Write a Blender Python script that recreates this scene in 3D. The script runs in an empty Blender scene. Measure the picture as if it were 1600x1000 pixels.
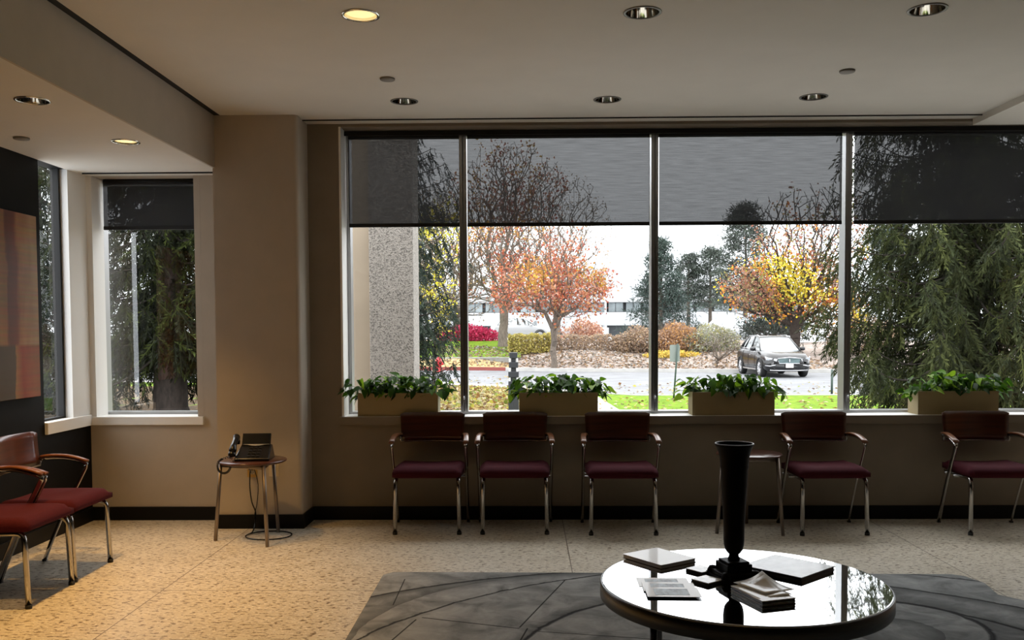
import bpy, bmesh, math, random
import numpy as np
from mathutils import Vector, Matrix, Euler
D = bpy.data
SC = bpy.context.scene
COL = SC.collection
PI = math.pi

# ------------------------------------------------------------------ camera
cam_d = D.cameras.new('camera'); cam = D.objects.new('camera', cam_d); COL.objects.link(cam)
cam_d.sensor_fit = 'HORIZONTAL'; cam_d.sensor_width = 36.0; cam_d.lens = 36.0*1440/1600
cam_d.shift_y = 80/1600
cam_d.clip_end = 500
YAW, PITCH, ROLL = math.radians(0.9), math.radians(-2.5), math.radians(0.28)
cam.matrix_world = (Matrix.Translation((0, 0, 1.4)) @ Matrix.Rotation(YAW, 4, 'Z')
                    @ Matrix.Rotation(PI/2+PITCH, 4, 'X') @ Matrix.Rotation(-ROLL, 4, 'Z'))
SC.camera = cam
# ------------------------------------------------------------------ world / exposure
w = D.worlds.new('world'); SC.world = w; w.use_nodes = True
bg = w.node_tree.nodes['Background']
tc = w.node_tree.nodes.new('ShaderNodeTexCoord'); sx = w.node_tree.nodes.new('ShaderNodeSeparateXYZ')
rp = w.node_tree.nodes.new('ShaderNodeValToRGB')          # overcast sky: a little brighter overhead
w.node_tree.links.new(tc.outputs['Generated'], sx.inputs[0]); w.node_tree.links.new(sx.outputs['Z'], rp.inputs[0])
rp.color_ramp.elements[0].color = (0.40, 0.42, 0.445, 1); rp.color_ramp.elements[1].color = (1.0, 1.0, 1.0, 1)
w.node_tree.links.new(rp.outputs[0], bg.inputs[0]); bg.inputs[1].default_value = 6.5
SC.view_settings.view_transform = 'Standard'; SC.view_settings.look = 'None'
SC.view_settings.exposure = 0.0; SC.view_settings.gamma = 1.0; SC.view_settings.use_curve_mapping = False
SC.cycles.max_bounces = 8; SC.cycles.diffuse_bounces = 5; SC.cycles.glossy_bounces = 5
SC.cycles.transparent_max_bounces = 24; SC.cycles.transmission_bounces = 6
SC.cycles.caustics_reflective = False; SC.cycles.caustics_refractive = False
SC.cycles.use_denoising = True; SC.cycles.sample_clamp_indirect = 6.0

def area(name, loc, rot, sx_, sy_, power, color, portal=False):
    l = D.lights.new(name, 'AREA'); l.shape = 'RECTANGLE'; l.size = sx_; l.size_y = sy_
    l.energy = power; l.color = color; l.cycles.is_portal = portal
    o = D.objects.new(name, l); COL.objects.link(o); o.location = loc; o.rotation_euler = rot
    return o
# daylight portals (sampling aids only) in the openings of the windows
area('window_portal', (1.75, 7.25, 1.8), (-PI/2, 0, 0), 6.3, 2.3, 1, (1, 1, 1), True)
area('window_portal.001', (-2.87, 7.15, 1.7), (-PI/2, 0, 0), 0.85, 1.9, 1, (1, 1, 1), True)

# ------------------------------------------------------------------ materials
def nt(m): return m.node_tree.nodes, m.node_tree.links
MATS = {}
def mat(name, color=(0.5, 0.5, 0.5), rough=0.6, metal=0.0, spec=0.5, noise=0.0, nscale=20.0, bump=0.0, coat=0.0, attr=None, trans=0.0, stretch=None, sheen=0.0):
    m = D.materials.new(name); m.use_nodes = True; N, L = nt(m); b = N['Principled BSDF']
    b.inputs['Base Color'].default_value = (*color, 1); b.inputs['Roughness'].default_value = rough
    b.inputs['Metallic'].default_value = metal; b.inputs['Specular IOR Level'].default_value = spec
    b.inputs['Coat Weight'].default_value = coat; b.inputs['Sheen Weight'].default_value = sheen
    src = None
    if attr:
        a = N.new('ShaderNodeAttribute'); a.attribute_name = attr; src = a.outputs['Color']
        L.new(src, b.inputs['Base Color'])
    if noise or bump:
        t = N.new('ShaderNodeTexCoord'); mp = N.new('ShaderNodeMapping'); L.new(t.outputs['Object'], mp.inputs[0])
        if stretch: mp.inputs['Scale'].default_value = stretch
        n = N.new('ShaderNodeTexNoise'); n.inputs['Scale'].default_value = nscale; n.inputs['Detail'].default_value = 6
        L.new(mp.outputs[0], n.inputs['Vector'])
        if noise:
            mx = N.new('ShaderNodeMix'); mx.data_type = 'RGBA'; mx.blend_type = 'MULTIPLY'
            r = N.new('ShaderNodeMapRange'); r.inputs['From Min'].default_value = 0.3; r.inputs['From Max'].default_value = 0.7
            r.inputs['To Min'].default_value = 1-noise; r.inputs['To Max'].default_value = 1+noise*0.4
            L.new(n.outputs['Fac'], r.inputs[0])
            mx.inputs[0].default_value = 1.0
            if src: L.new(src, mx.inputs[6])
            else: mx.inputs[6].default_value = (*color, 1)
            L.new(r.outputs[0], mx.inputs[7]); L.new(mx.outputs[2], b.inputs['Base Color'])
        if bump:
            bp = N.new('ShaderNodeBump'); bp.inputs['Strength'].default_value = bump; bp.inputs['Distance'].default_value = 0.01
            L.new(n.outputs['Fac'], bp.inputs['Height']); L.new(bp.outputs[0], b.inputs['Normal'])
    if trans:
        tr = N.new('ShaderNodeBsdfTranslucent'); ms = N.new('ShaderNodeMixShader'); ms.inputs[0].default_value = trans
        if src: L.new(src, tr.inputs['Color'])
        else: tr.inputs['Color'].default_value = (min(1, color[0]*1.6), min(1, color[1]*1.6), color[2], 1)
        L.new(b.outputs[0], ms.inputs[1]); L.new(tr.outputs[0], ms.inputs[2]); L.new(ms.outputs[0], N['Material Output'].inputs[0])
    MATS[name] = m
    return m

M = {}
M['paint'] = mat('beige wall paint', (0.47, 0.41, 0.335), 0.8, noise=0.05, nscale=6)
M['shaded_beige'] = mat('taupe wall paint', (0.24, 0.20, 0.155), 0.85, noise=0.08, nscale=5)  # beige paint darkened to carry the shade around the long window
M['ceil'] = mat('ceiling paint', (0.69, 0.66, 0.60), 0.85, noise=0.03, nscale=4)
M['black_wall'] = mat('black wall paint', (0.0045, 0.005, 0.0055), 0.6, noise=0.1, nscale=5, spec=0.15)
M['white_trim'] = mat('white trim paint', (0.88, 0.87, 0.84), 0.5)
M['sill'] = mat('sill paint', (0.62, 0.58, 0.52), 0.45)
M['base'] = mat('black vinyl baseboard', (0.005, 0.005, 0.0055), 0.5, spec=0.2)
M['slot'] = mat('black slot diffuser', (0.006, 0.006, 0.006), 0.7)
M['alum'] = mat('satin aluminium', (0.42, 0.42, 0.42), 0.32, metal=1.0)
M['alum_dark'] = mat('dark anodised aluminium', (0.07, 0.07, 0.072), 0.4, metal=0.6)
M['chrome'] = mat('polished chrome', (0.42, 0.41, 0.40), 0.12, metal=1.0)
M['steel'] = mat('brushed dark steel', (0.12, 0.12, 0.12), 0.3, metal=1.0, noise=0.2, nscale=8, stretch=(1, 1, 12))
M['bronze'] = mat('grey brown metal', (0.23, 0.19, 0.16), 0.38, metal=0.8)
M['wood'] = mat('cherry wood veneer', (0.072, 0.018, 0.007), 0.28, noise=0.45, nscale=7, stretch=(0.5, 0.5, 6), coat=0.4)
M['arm_wood'] = mat('honey coloured wood', (0.17, 0.060, 0.020), 0.3, noise=0.3, nscale=10, stretch=(5, 1, 5), coat=0.2)
M['maroon'] = mat('maroon upholstery', (0.055, 0.003, 0.009), 0.9, noise=0.25, nscale=140, bump=0.15, spec=0.2)
M['blackplastic'] = mat('black plastic', (0.008, 0.008, 0.009), 0.25)
M['blackmatte'] = mat('matte black', (0.010, 0.010, 0.010), 0.6)
M['vase'] = mat('black enamel', (0.002, 0.002, 0.002), 0.5, spec=0.12)
M['vase_in'] = mat('grey rim glaze', (0.10, 0.11, 0.12), 0.3)
M['silver'] = mat('silver plastic', (0.5, 0.5, 0.52), 0.3, metal=0.8)
M['screen'] = mat('dark display', (0.01, 0.012, 0.015), 0.08)
M['planter'] = mat('cream laminate', (0.36, 0.28, 0.14), 0.5, noise=0.06, nscale=5)
M['soil'] = mat('potting soil', (0.03, 0.02, 0.012), 0.95, bump=0.5, nscale=60)
M['pothos'] = mat('pothos leaf', (0.06, 0.17, 0.02), 0.5, spec=0.25, attr='col', trans=0.45)
M['stem'] = mat('green stem', (0.08, 0.14, 0.03), 0.6)
M['paper'] = mat('white paper', (0.86, 0.87, 0.87), 0.4, coat=0.3)
M['paper_grey'] = mat('grey printed cover', (0.50, 0.52, 0.52), 0.35, noise=0.5, nscale=14, coat=0.35)
M['bookdark'] = mat('dark book cover', (0.03, 0.032, 0.035), 0.35)
M['cork'] = mat('pale coaster', (0.80, 0.80, 0.77), 0.4, noise=0.3, nscale=40, coat=0.5)
M['mirror'] = mat('dark mirror glass', (0.93, 0.94, 0.95), 0.02, metal=1.0)
M['brass'] = mat('brass plate', (0.55, 0.36, 0.12), 0.35, metal=0.8)
M['ivory'] = mat('ivory plastic', (0.62, 0.52, 0.36), 0.4)
M['reflector'] = mat('polished reflector', (0.75, 0.73, 0.68), 0.08, metal=1.0)
M['trimring'] = mat('trim ring', (0.16, 0.15, 0.13), 0.4, metal=0.4)
M['grey_cover'] = mat('grey cover plate', (0.22, 0.20, 0.17), 0.6)
M['door_wood'] = mat('orange brown door veneer', (0.42, 0.15, 0.035), 0.35, noise=0.3, nscale=5, stretch=(3, 3, 0.4), coat=0.2)
# outdoors
M['bark'] = mat('grey bark', (0.16, 0.13, 0.105), 0.95, noise=0.5, nscale=9, bump=0.8, stretch=(3, 3, 0.7))
M['bark_dark'] = mat('dark spruce bark', (0.045, 0.034, 0.028), 0.95, noise=0.5, nscale=9, bump=0.8, stretch=(2, 2, 0.8))
M['leaf'] = mat('autumn leaf', (0.5, 0.3, 0.1), 0.7, attr='col', trans=0.35)
M['needle'] = mat('conifer needles', (0.05, 0.08, 0.03), 0.8, spec=0.15, attr='col', trans=0.15)
M['asphalt'] = mat('asphalt', (0.155, 0.16, 0.17), 0.75, noise=0.3, nscale=1.2)
M['kerb'] = mat('concrete kerb', (0.45, 0.44, 0.42), 0.85, noise=0.15, nscale=3)
M['redkerb'] = mat('red painted kerb', (0.24, 0.055, 0.045), 0.7)
M['linepaint'] = mat('white road paint', (0.8, 0.8, 0.8), 0.6)
M['path'] = mat('pale concrete path', (0.62, 0.58, 0.56), 0.85, noise=0.1, nscale=3)
M['conc_wall'] = mat('grey retaining wall concrete', (0.25, 0.25, 0.24), 0.9, noise=0.2, nscale=4)
M['smooth_conc'] = mat('smooth buff concrete', (0.34, 0.28, 0.21), 0.8, noise=0.08, nscale=3)
M['bwhite'] = mat('white building panel', (0.36, 0.37, 0.38), 0.6)
M['bgrey'] = mat('pale grey plant screen', (0.55, 0.56, 0.57), 0.6)
M['bglass'] = mat('building window glass', (0.22, 0.25, 0.26), 0.15, noise=0.5, nscale=0.6)
M['bdark'] = mat('dark ground floor glazing', (0.05, 0.055, 0.06), 0.3)  # one even dark tone for the floor core and window dividers
M['carpaint'] = mat('black car paint', (0.004, 0.004, 0.005), 0.25, coat=0.35)
M['carwhite'] = mat('white car paint', (0.38, 0.39, 0.40), 0.25, coat=1.0)
M['cargrey'] = mat('grey car paint', (0.10, 0.11, 0.12), 0.25, coat=1.0)
M['carglass'] = mat('car glass', (0.34, 0.37, 0.38), 0.05, metal=1.0)
M['tyre'] = mat('tyre rubber', (0.015, 0.015, 0.015), 0.8)
M['headlamp'] = mat('headlamp lens', (0.65, 0.68, 0.72), 0.1, metal=0.3)
M['plate'] = mat('licence plate', (0.78, 0.72, 0.70), 0.5)
M['grille'] = mat('grille mesh', (0.14, 0.19, 0.20), 0.25, metal=0.7)
M['hydrant'] = mat('red hydrant paint', (0.62, 0.02, 0.03), 0.4)
M['signmetal'] = mat('grey sign back', (0.24, 0.26, 0.27), 0.55, metal=0.1)
M['signpost'] = mat('green sign post', (0.035, 0.06, 0.05), 0.6)
M['bollard'] = mat('black bollard paint', (0.020, 0.022, 0.026), 0.35)
M['bollard_lens'] = mat('bollard lens', (0.6, 0.62, 0.6), 0.3)
M['polewhite'] = mat('white pole paint', (0.66, 0.67, 0.68), 0.5)

def glass_mat(base=0.045, name='window glass'):
    m = D.materials.new(name); m.use_nodes = True; N, L = nt(m)
    N.remove(N['Principled BSDF'])
    lw = N.new('ShaderNodeLayerWeight'); lw.inputs['Blend'].default_value = 0.5
    p = N.new('ShaderNodeMath'); p.operation = 'POWER'; p.inputs[1].default_value = 5.0
    k = N.new('ShaderNodeMath'); k.operation = 'MULTIPLY_ADD'; k.inputs[1].default_value = 0.9; k.inputs[2].default_value = base
    L.new(lw.outputs['Facing'], p.inputs[0]); L.new(p.outputs[0], k.inputs[0])
    t = N.new('ShaderNodeBsdfTransparent'); t.inputs[0].default_value = (0.97, 0.98, 0.98, 1)
    g = N.new('ShaderNodeBsdfGlossy'); g.inputs['Roughness'].default_value = 0.0
    ms = N.new('ShaderNodeMixShader'); L.new(k.outputs[0], ms.inputs[0]); L.new(t.outputs[0], ms.inputs[1]); L.new(g.outputs[0], ms.inputs[2])
    L.new(ms.outputs[0], N['Material Output'].inputs[0]); return m
M['glass'] = glass_mat()
M['glass_bay'] = glass_mat(0.15, 'coated window glass')

def blind_mat():
    m = D.materials.new('roller blind mesh fabric'); m.use_nodes = True; N, L = nt(m); b = N['Principled BSDF']
    b.inputs['Base Color'].default_value = (0.010, 0.010, 0.011, 1); b.inputs['Roughness'].default_value = 0.9
    t = N.new('ShaderNodeTexCoord'); mp = N.new('ShaderNodeMapping'); mp.inputs['Scale'].default_value = (6, 6, 160)
    n = N.new('ShaderNodeTexNoise'); n.inputs['Scale'].default_value = 1.0; n.inputs['Detail'].default_value = 3
    L.new(t.outputs['Object'], mp.inputs[0]); L.new(mp.outputs[0], n.inputs['Vector'])
    r = N.new('ShaderNodeMapRange'); r.inputs['From Min'].default_value = 0.3; r.inputs['From Max'].default_value = 0.7
    r.inputs['To Min'].default_value = 0.050; r.inputs['To Max'].default_value = 0.080; L.new(n.outputs['Fac'], r.inputs[0])
    tr = N.new('ShaderNodeBsdfTransparent'); tl = N.new('ShaderNodeBsdfTranslucent'); tl.inputs[0].default_value = (0.006, 0.006, 0.0065, 1)
    a = N.new('ShaderNodeAddShader'); L.new(b.outputs[0], a.inputs[0]); L.new(tl.outputs[0], a.inputs[1])
    ms = N.new('ShaderNodeMixShader'); L.new(r.outputs[0], ms.inputs[0]); L.new(a.outputs[0], ms.inputs[1]); L.new(tr.outputs[0], ms.inputs[2])
    L.new(ms.outputs[0], N['Material Output'].inputs[0]); return m
M['blind'] = blind_mat()

def lamp_mat(name, color, s):
    m = D.materials.new(name); m.use_nodes = True; N, L = nt(m); b = N['Principled BSDF']
    b.inputs['Emission Color'].default_value = (*color, 1); b.inputs['Emission Strength'].default_value = s
    b.inputs['Base Color'].default_value = (0.8, 0.8, 0.8, 1); return m
M['bulb'] = lamp_mat('warm lamp', (1.0, 0.74, 0.30), 1.15)
M['bulb_dim'] = lamp_mat('white lamp', (1.0, 0.93, 0.85), 1.2)

def floor_mat():
    m = D.materials.new('flecked terrazzo floor tile'); m.use_nodes = True; N, L = nt(m); b = N['Principled BSDF']
    g = N.new('ShaderNodeNewGeometry'); s = N.new('ShaderNodeSeparateXYZ'); L.new(g.outputs['Position'], s.inputs[0])
    def flecks(scale, sxx, syy, lo, hi, loc):
        mp = N.new('ShaderNodeMapping'); mp.inputs['Scale'].default_value = (sxx, syy, 1); mp.inputs['Location'].default_value = loc
        mp.inputs['Rotation'].default_value = (0, 0, 0.12)
        L.new(g.outputs['Position'], mp.inputs[0]); n = N.new('ShaderNodeTexNoise'); n.inputs['Scale'].default_value = scale
        n.inputs['Detail'].default_value = 3.0; n.inputs['Roughness'].default_value = 0.6; L.new(mp.outputs[0], n.inputs['Vector'])
        r = N.new('ShaderNodeMapRange'); r.inputs['From Min'].default_value = lo; r.inputs['From Max'].default_value = hi; r.clamp = True
        L.new(n.outputs['Fac'], r.inputs[0]); return r.outputs[0]
    f1 = flecks(52, 0.55, 1.0, 0.555, 0.61, (0, 0, 0)); f2 = flecks(60, 0.8, 1.1, 0.57, 0.63, (4, 9, 0)); f3 = flecks(6, 1, 1, 0.35, 0.65, (2, 2, 0))
    def mix(a, bcol, fac):
        x = N.new('ShaderNodeMix'); x.data_type = 'RGBA'; L.new(fac, x.inputs[0])
        if isinstance(a, tuple): x.inputs[6].default_value = a
        else: L.new(a, x.inputs[6])
        x.inputs[7].default_value = bcol; return x.outputs[2]
    c = mix((0.60, 0.54, 0.43, 1), (0.70, 0.64, 0.53, 1), f3)
    c = mix(c, (0.84, 0.80, 0.70, 1), f2)
    c = mix(c, (0.19, 0.135, 0.075, 1), f1)
    # joints between the big slabs
    def joint(out, off, per):
        a = N.new('ShaderNodeMath'); a.operation = 'SUBTRACT'; L.new(out, a.inputs[0]); a.inputs[1].default_value = off - per*10
        mo = N.new('ShaderNodeMath'); mo.operation = 'MODULO'; L.new(a.outputs[0], mo.inputs[0]); mo.inputs[1].default_value = per
        lt = N.new('ShaderNodeMath'); lt.operation = 'LESS_THAN'; L.new(mo.outputs[0], lt.inputs[0]); lt.inputs[1].default_value = 0.006
        return lt.outputs[0]
    jm = N.new('ShaderNodeMath'); jm.operation = 'MAXIMUM'; L.new(joint(s.outputs['X'], 0.258, 2.245), jm.inputs[0]); L.new(joint(s.outputs['Y'], 4.92, 2.245), jm.inputs[1])
    c = mix(c, (0.16, 0.12, 0.08, 1), jm.outputs[0])
    L.new(c, b.inputs['Base Color']); b.inputs['Roughness'].default_value = 0.30; b.inputs['Specular IOR Level'].default_value = 0.9
    return m
M['floor'] = floor_mat()

def rug_mat():
    m = D.materials.new('grey carved rug'); m.use_nodes = True; N, L = nt(m); b = N['Principled BSDF']
    g = N.new('ShaderNodeNewGeometry'); P = g.outputs['Position']
    n = N.new('ShaderNodeTexNoise'); n.inputs['Scale'].default_value = 5.5; n.inputs['Detail'].default_value = 7; n.inputs['Roughness'].default_value = 0.62
    n.inputs['Distortion'].default_value = 0.6; L.new(P, n.inputs['Vector'])
    cr = N.new('ShaderNodeValToRGB'); L.new(n.outputs['Fac'], cr.inputs[0])
    cr.color_ramp.elements[0].position = 0.30; cr.color_ramp.elements[0].color = (0.13, 0.138, 0.142, 1)
    cr.color_ramp.elements[1].position = 0.72; cr.color_ramp.elements[1].color = (0.38, 0.395, 0.40, 1)
    def math_(op, a, bb=None, cc=None):
        k = N.new('ShaderNodeMath'); k.operation = op
        for i, v in enumerate((a, bb, cc)):
            if v is None: continue
            if hasattr(v, 'is_linked') or hasattr(v, 'links'): L.new(v, k.inputs[i])
            else: k.inputs[i].default_value = v
        return k.outputs[0]
    sp = N.new('ShaderNodeSeparateXYZ'); L.new(P, sp.inputs[0]); X, Y = sp.outputs['X'], sp.outputs['Y']
    wob = math_('MULTIPLY', math_('SUBTRACT', n.outputs['Fac'], 0.5), 0.05)
    def ring(cx, cy, r, wd, soft, sign=0):
        dx = math_('SUBTRACT', X, cx); dy = math_('SUBTRACT', Y, cy)
        d = math_('SUBTRACT', math_('SQRT', math_('ADD', math_('MULTIPLY', dx, dx), math_('MULTIPLY', dy, dy))), r)
        d = math_('ADD', d, wob)
        if sign: # one sided soft band
            q = N.new('ShaderNodeMapRange'); L.new(d, q.inputs[0]); q.inputs['From Min'].default_value = 0.0; q.inputs['From Max'].default_value = soft*sign
            q.inputs['To Min'].default_value = 1; q.inputs['To Max'].default_value = 0
            pos = math_('GREATER_THAN', math_('MULTIPLY', d, float(sign)), 0.0)
            return math_('MULTIPLY', q.outputs[0], pos)
        q = N.new('ShaderNodeMapRange'); L.new(math_('ABSOLUTE', d), q.inputs[0]); q.inputs['From Min'].default_value = wd; q.inputs['From Max'].default_value = wd+soft
        q.inputs['To Min'].default_value = 1; q.inputs['To Max'].default_value = 0; return q.outputs[0]
    def line(x0, y0, x1, y1, wd):
        ln = math.hypot(x1-x0, y1-y0); nx, ny = -(y1-y0)/ln, (x1-x0)/ln
        d = math_('ABSOLUTE', math_('ADD', math_('ADD', math_('MULTIPLY', X, nx), math_('MULTIPLY', Y, ny)), -(x0*nx+y0*ny)))
        t_ = math_('ADD', math_('ADD', math_('MULTIPLY', X, ny), math_('MULTIPLY', Y, -nx)), -(x0*ny-y0*nx))
        lt = math_('LESS_THAN', d, wd); a = math_('GREATER_THAN', t_, 0.0); c = math_('LESS_THAN', t_, ln)
        return math_('MULTIPLY', lt, math_('MULTIPLY', a, c))
    hard = None
    for v in (ring(1.31, 3.04, 2.328, 0.004, 0.008), ring(1.16, 3.64, 1.257, 0.006, 0.01), ring(0.71, 2.82, 2.467, 0.005, 0.01), ring(1.73, 4.29, 0.40, 0.008, 0.012),
              line(-0.513, 4.411, -0.038, 4.246, 0.005), line(0.031, 4.208, 0.8, 4.05, 0.004), line(-0.038, 4.259, 0.209, 5.079, 0.004),
              line(-0.614, 4.069, -0.537, 4.382, 0.004), line(-0.683, 4.617, -0.687, 5.106, 0.003), line(-0.2, 3.2, 0.0, 4.25, 0.004)):
        hard = v if hard is None else math_('MAXIMUM', hard, v)
    softs = None
    for v in (ring(0.36, 4.05, 1.158, 0, 0.16, 1), ring(1.16, 3.64, 1.257, 0, 0.10, 1), ring(1.73, 4.29, 0.40, 0, 0.22, 1), ring(1.69, 4.21, 0.206, 0, 0.10, -1), ring(0.71, 2.82, 2.467, 0, 0.12, -1)):
        softs = v if softs is None else math_('MAXIMUM', softs, v)
    def mixc(a, col, fac, k):
        x = N.new('ShaderNodeMix'); x.data_type = 'RGBA'; L.new(math_('MULTIPLY', fac, k), x.inputs[0]); L.new(a, x.inputs[6]); x.inputs[7].default_value = col; return x.outputs[2]
    c = mixc(cr.outputs[0], (0.045, 0.048, 0.05, 1), softs, 0.65)
    c = mixc(c, (0.012, 0.013, 0.014, 1), hard, 0.9)
    L.new(c, b.inputs['Base Color']); b.inputs['Roughness'].default_value = 0.95; b.inputs['Specular IOR Level'].default_value = 0.15
    bp = N.new('ShaderNodeBump'); bp.inputs['Strength'].default_value = 0.4; bp.inputs['Distance'].default_value = 0.01
    L.new(math_('SUBTRACT', n.outputs['Fac'], math_('MULTIPLY', hard, 0.6)), bp.inputs['Height']); L.new(bp.outputs[0], b.inputs['Normal'])
    return m
M['rug'] = rug_mat()

def ground_mat(name, cols, scale, detail=8, rough=0.95, bump=0.4):
    m = D.materials.new(name); m.use_nodes = True; N, L = nt(m); b = N['Principled BSDF']
    g = N.new('ShaderNodeNewGeometry')
    n = N.new('ShaderNodeTexNoise'); n.inputs['Scale'].default_value = scale; n.inputs['Detail'].default_value = detail; n.inputs['Roughness'].default_value = 0.75
    L.new(g.outputs['Position'], n.inputs['Vector'])
    r = N.new('ShaderNodeValToRGB'); L.new(n.outputs['Fac'], r.inputs[0]); els = r.color_ramp.elements
    while len(els) > 1: els.remove(els[-1])
    for i, (p, c) in enumerate(cols):
        e = els[0] if i == 0 else els.new(p)
        e.position = p; e.color = (*c, 1)
    L.new(r.outputs[0], b.inputs['Base Color']); b.inputs['Roughness'].default_value = rough; b.inputs['Specular IOR Level'].default_value = 0.1
    bp = N.new('ShaderNodeBump'); bp.inputs['Strength'].default_value = bump; L.new(n.outputs['Fac'], bp.inputs['Height']); L.new(bp.outputs[0], b.inputs['Normal'])
    return m
M['grass'] = ground_mat('green lawn', [(0.30, (0.04, 0.09, 0.006)), (0.48, (0.10, 0.18, 0.010)), (0.62, (0.16, 0.23, 0.015)), (0.75, (0.20, 0.19, 0.05))], 3.5)
M['leaflawn'] = ground_mat('leaf strewn bank', [(0.30, (0.13, 0.09, 0.045)), (0.45, (0.33, 0.22, 0.10)), (0.55, (0.42, 0.33, 0.17)), (0.68, (0.26, 0.27, 0.08)), (0.8, (0.5, 0.36, 0.2))], 3.0)
M['mulch'] = ground_mat('grey brown mulch', [(0.30, (0.10, 0.075, 0.055)), (0.47, (0.25, 0.20, 0.17)), (0.6, (0.36, 0.32, 0.30)), (0.75, (0.42, 0.27, 0.17))], 3.2)
M['farground'] = ground_mat('far parking ground', [(0.3, (0.33, 0.34, 0.35)), (0.7, (0.45, 0.45, 0.45))], 0.3)
M['darkmulch'] = ground_mat('dark bark mulch with leaves', [(0.30, (0.03, 0.022, 0.015)), (0.5, (0.07, 0.05, 0.03)), (0.66, (0.22, 0.13, 0.05)), (0.8, (0.40, 0.25, 0.08))], 6)

def aggregate_mat():
    m = D.materials.new('exposed aggregate concrete'); m.use_nodes = True; N, L = nt(m); b = N['Principled BSDF']
    t = N.new('ShaderNodeTexCoord'); v = N.new('ShaderNodeTexVoronoi'); v.inputs['Scale'].default_value = 95; L.new(t.outputs['Object'], v.inputs['Vector'])
    r = N.new('ShaderNodeValToRGB'); s = N.new('ShaderNodeSeparateColor'); L.new(v.outputs['Color'], s.inputs[0]); L.new(s.outputs[0], r.inputs[0])
    r.color_ramp.elements[0].color = (0.11, 0.10, 0.09, 1); r.color_ramp.elements[1].color = (0.31, 0.285, 0.255, 1)
    r.color_ramp.elements[1].position = 0.6
    L.new(r.outputs[0], b.inputs['Base Color']); b.inputs['Roughness'].default_value = 0.9
    bp = N.new('ShaderNodeBump'); bp.inputs['Strength'].default_value = 0.6; bp.inputs['Distance'].default_value = 0.01; L.new(v.outputs['Distance'], bp.inputs['Height']); L.new(bp.outputs[0], b.inputs['Normal'])
    return m
M['aggregate'] = aggregate_mat()

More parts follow.
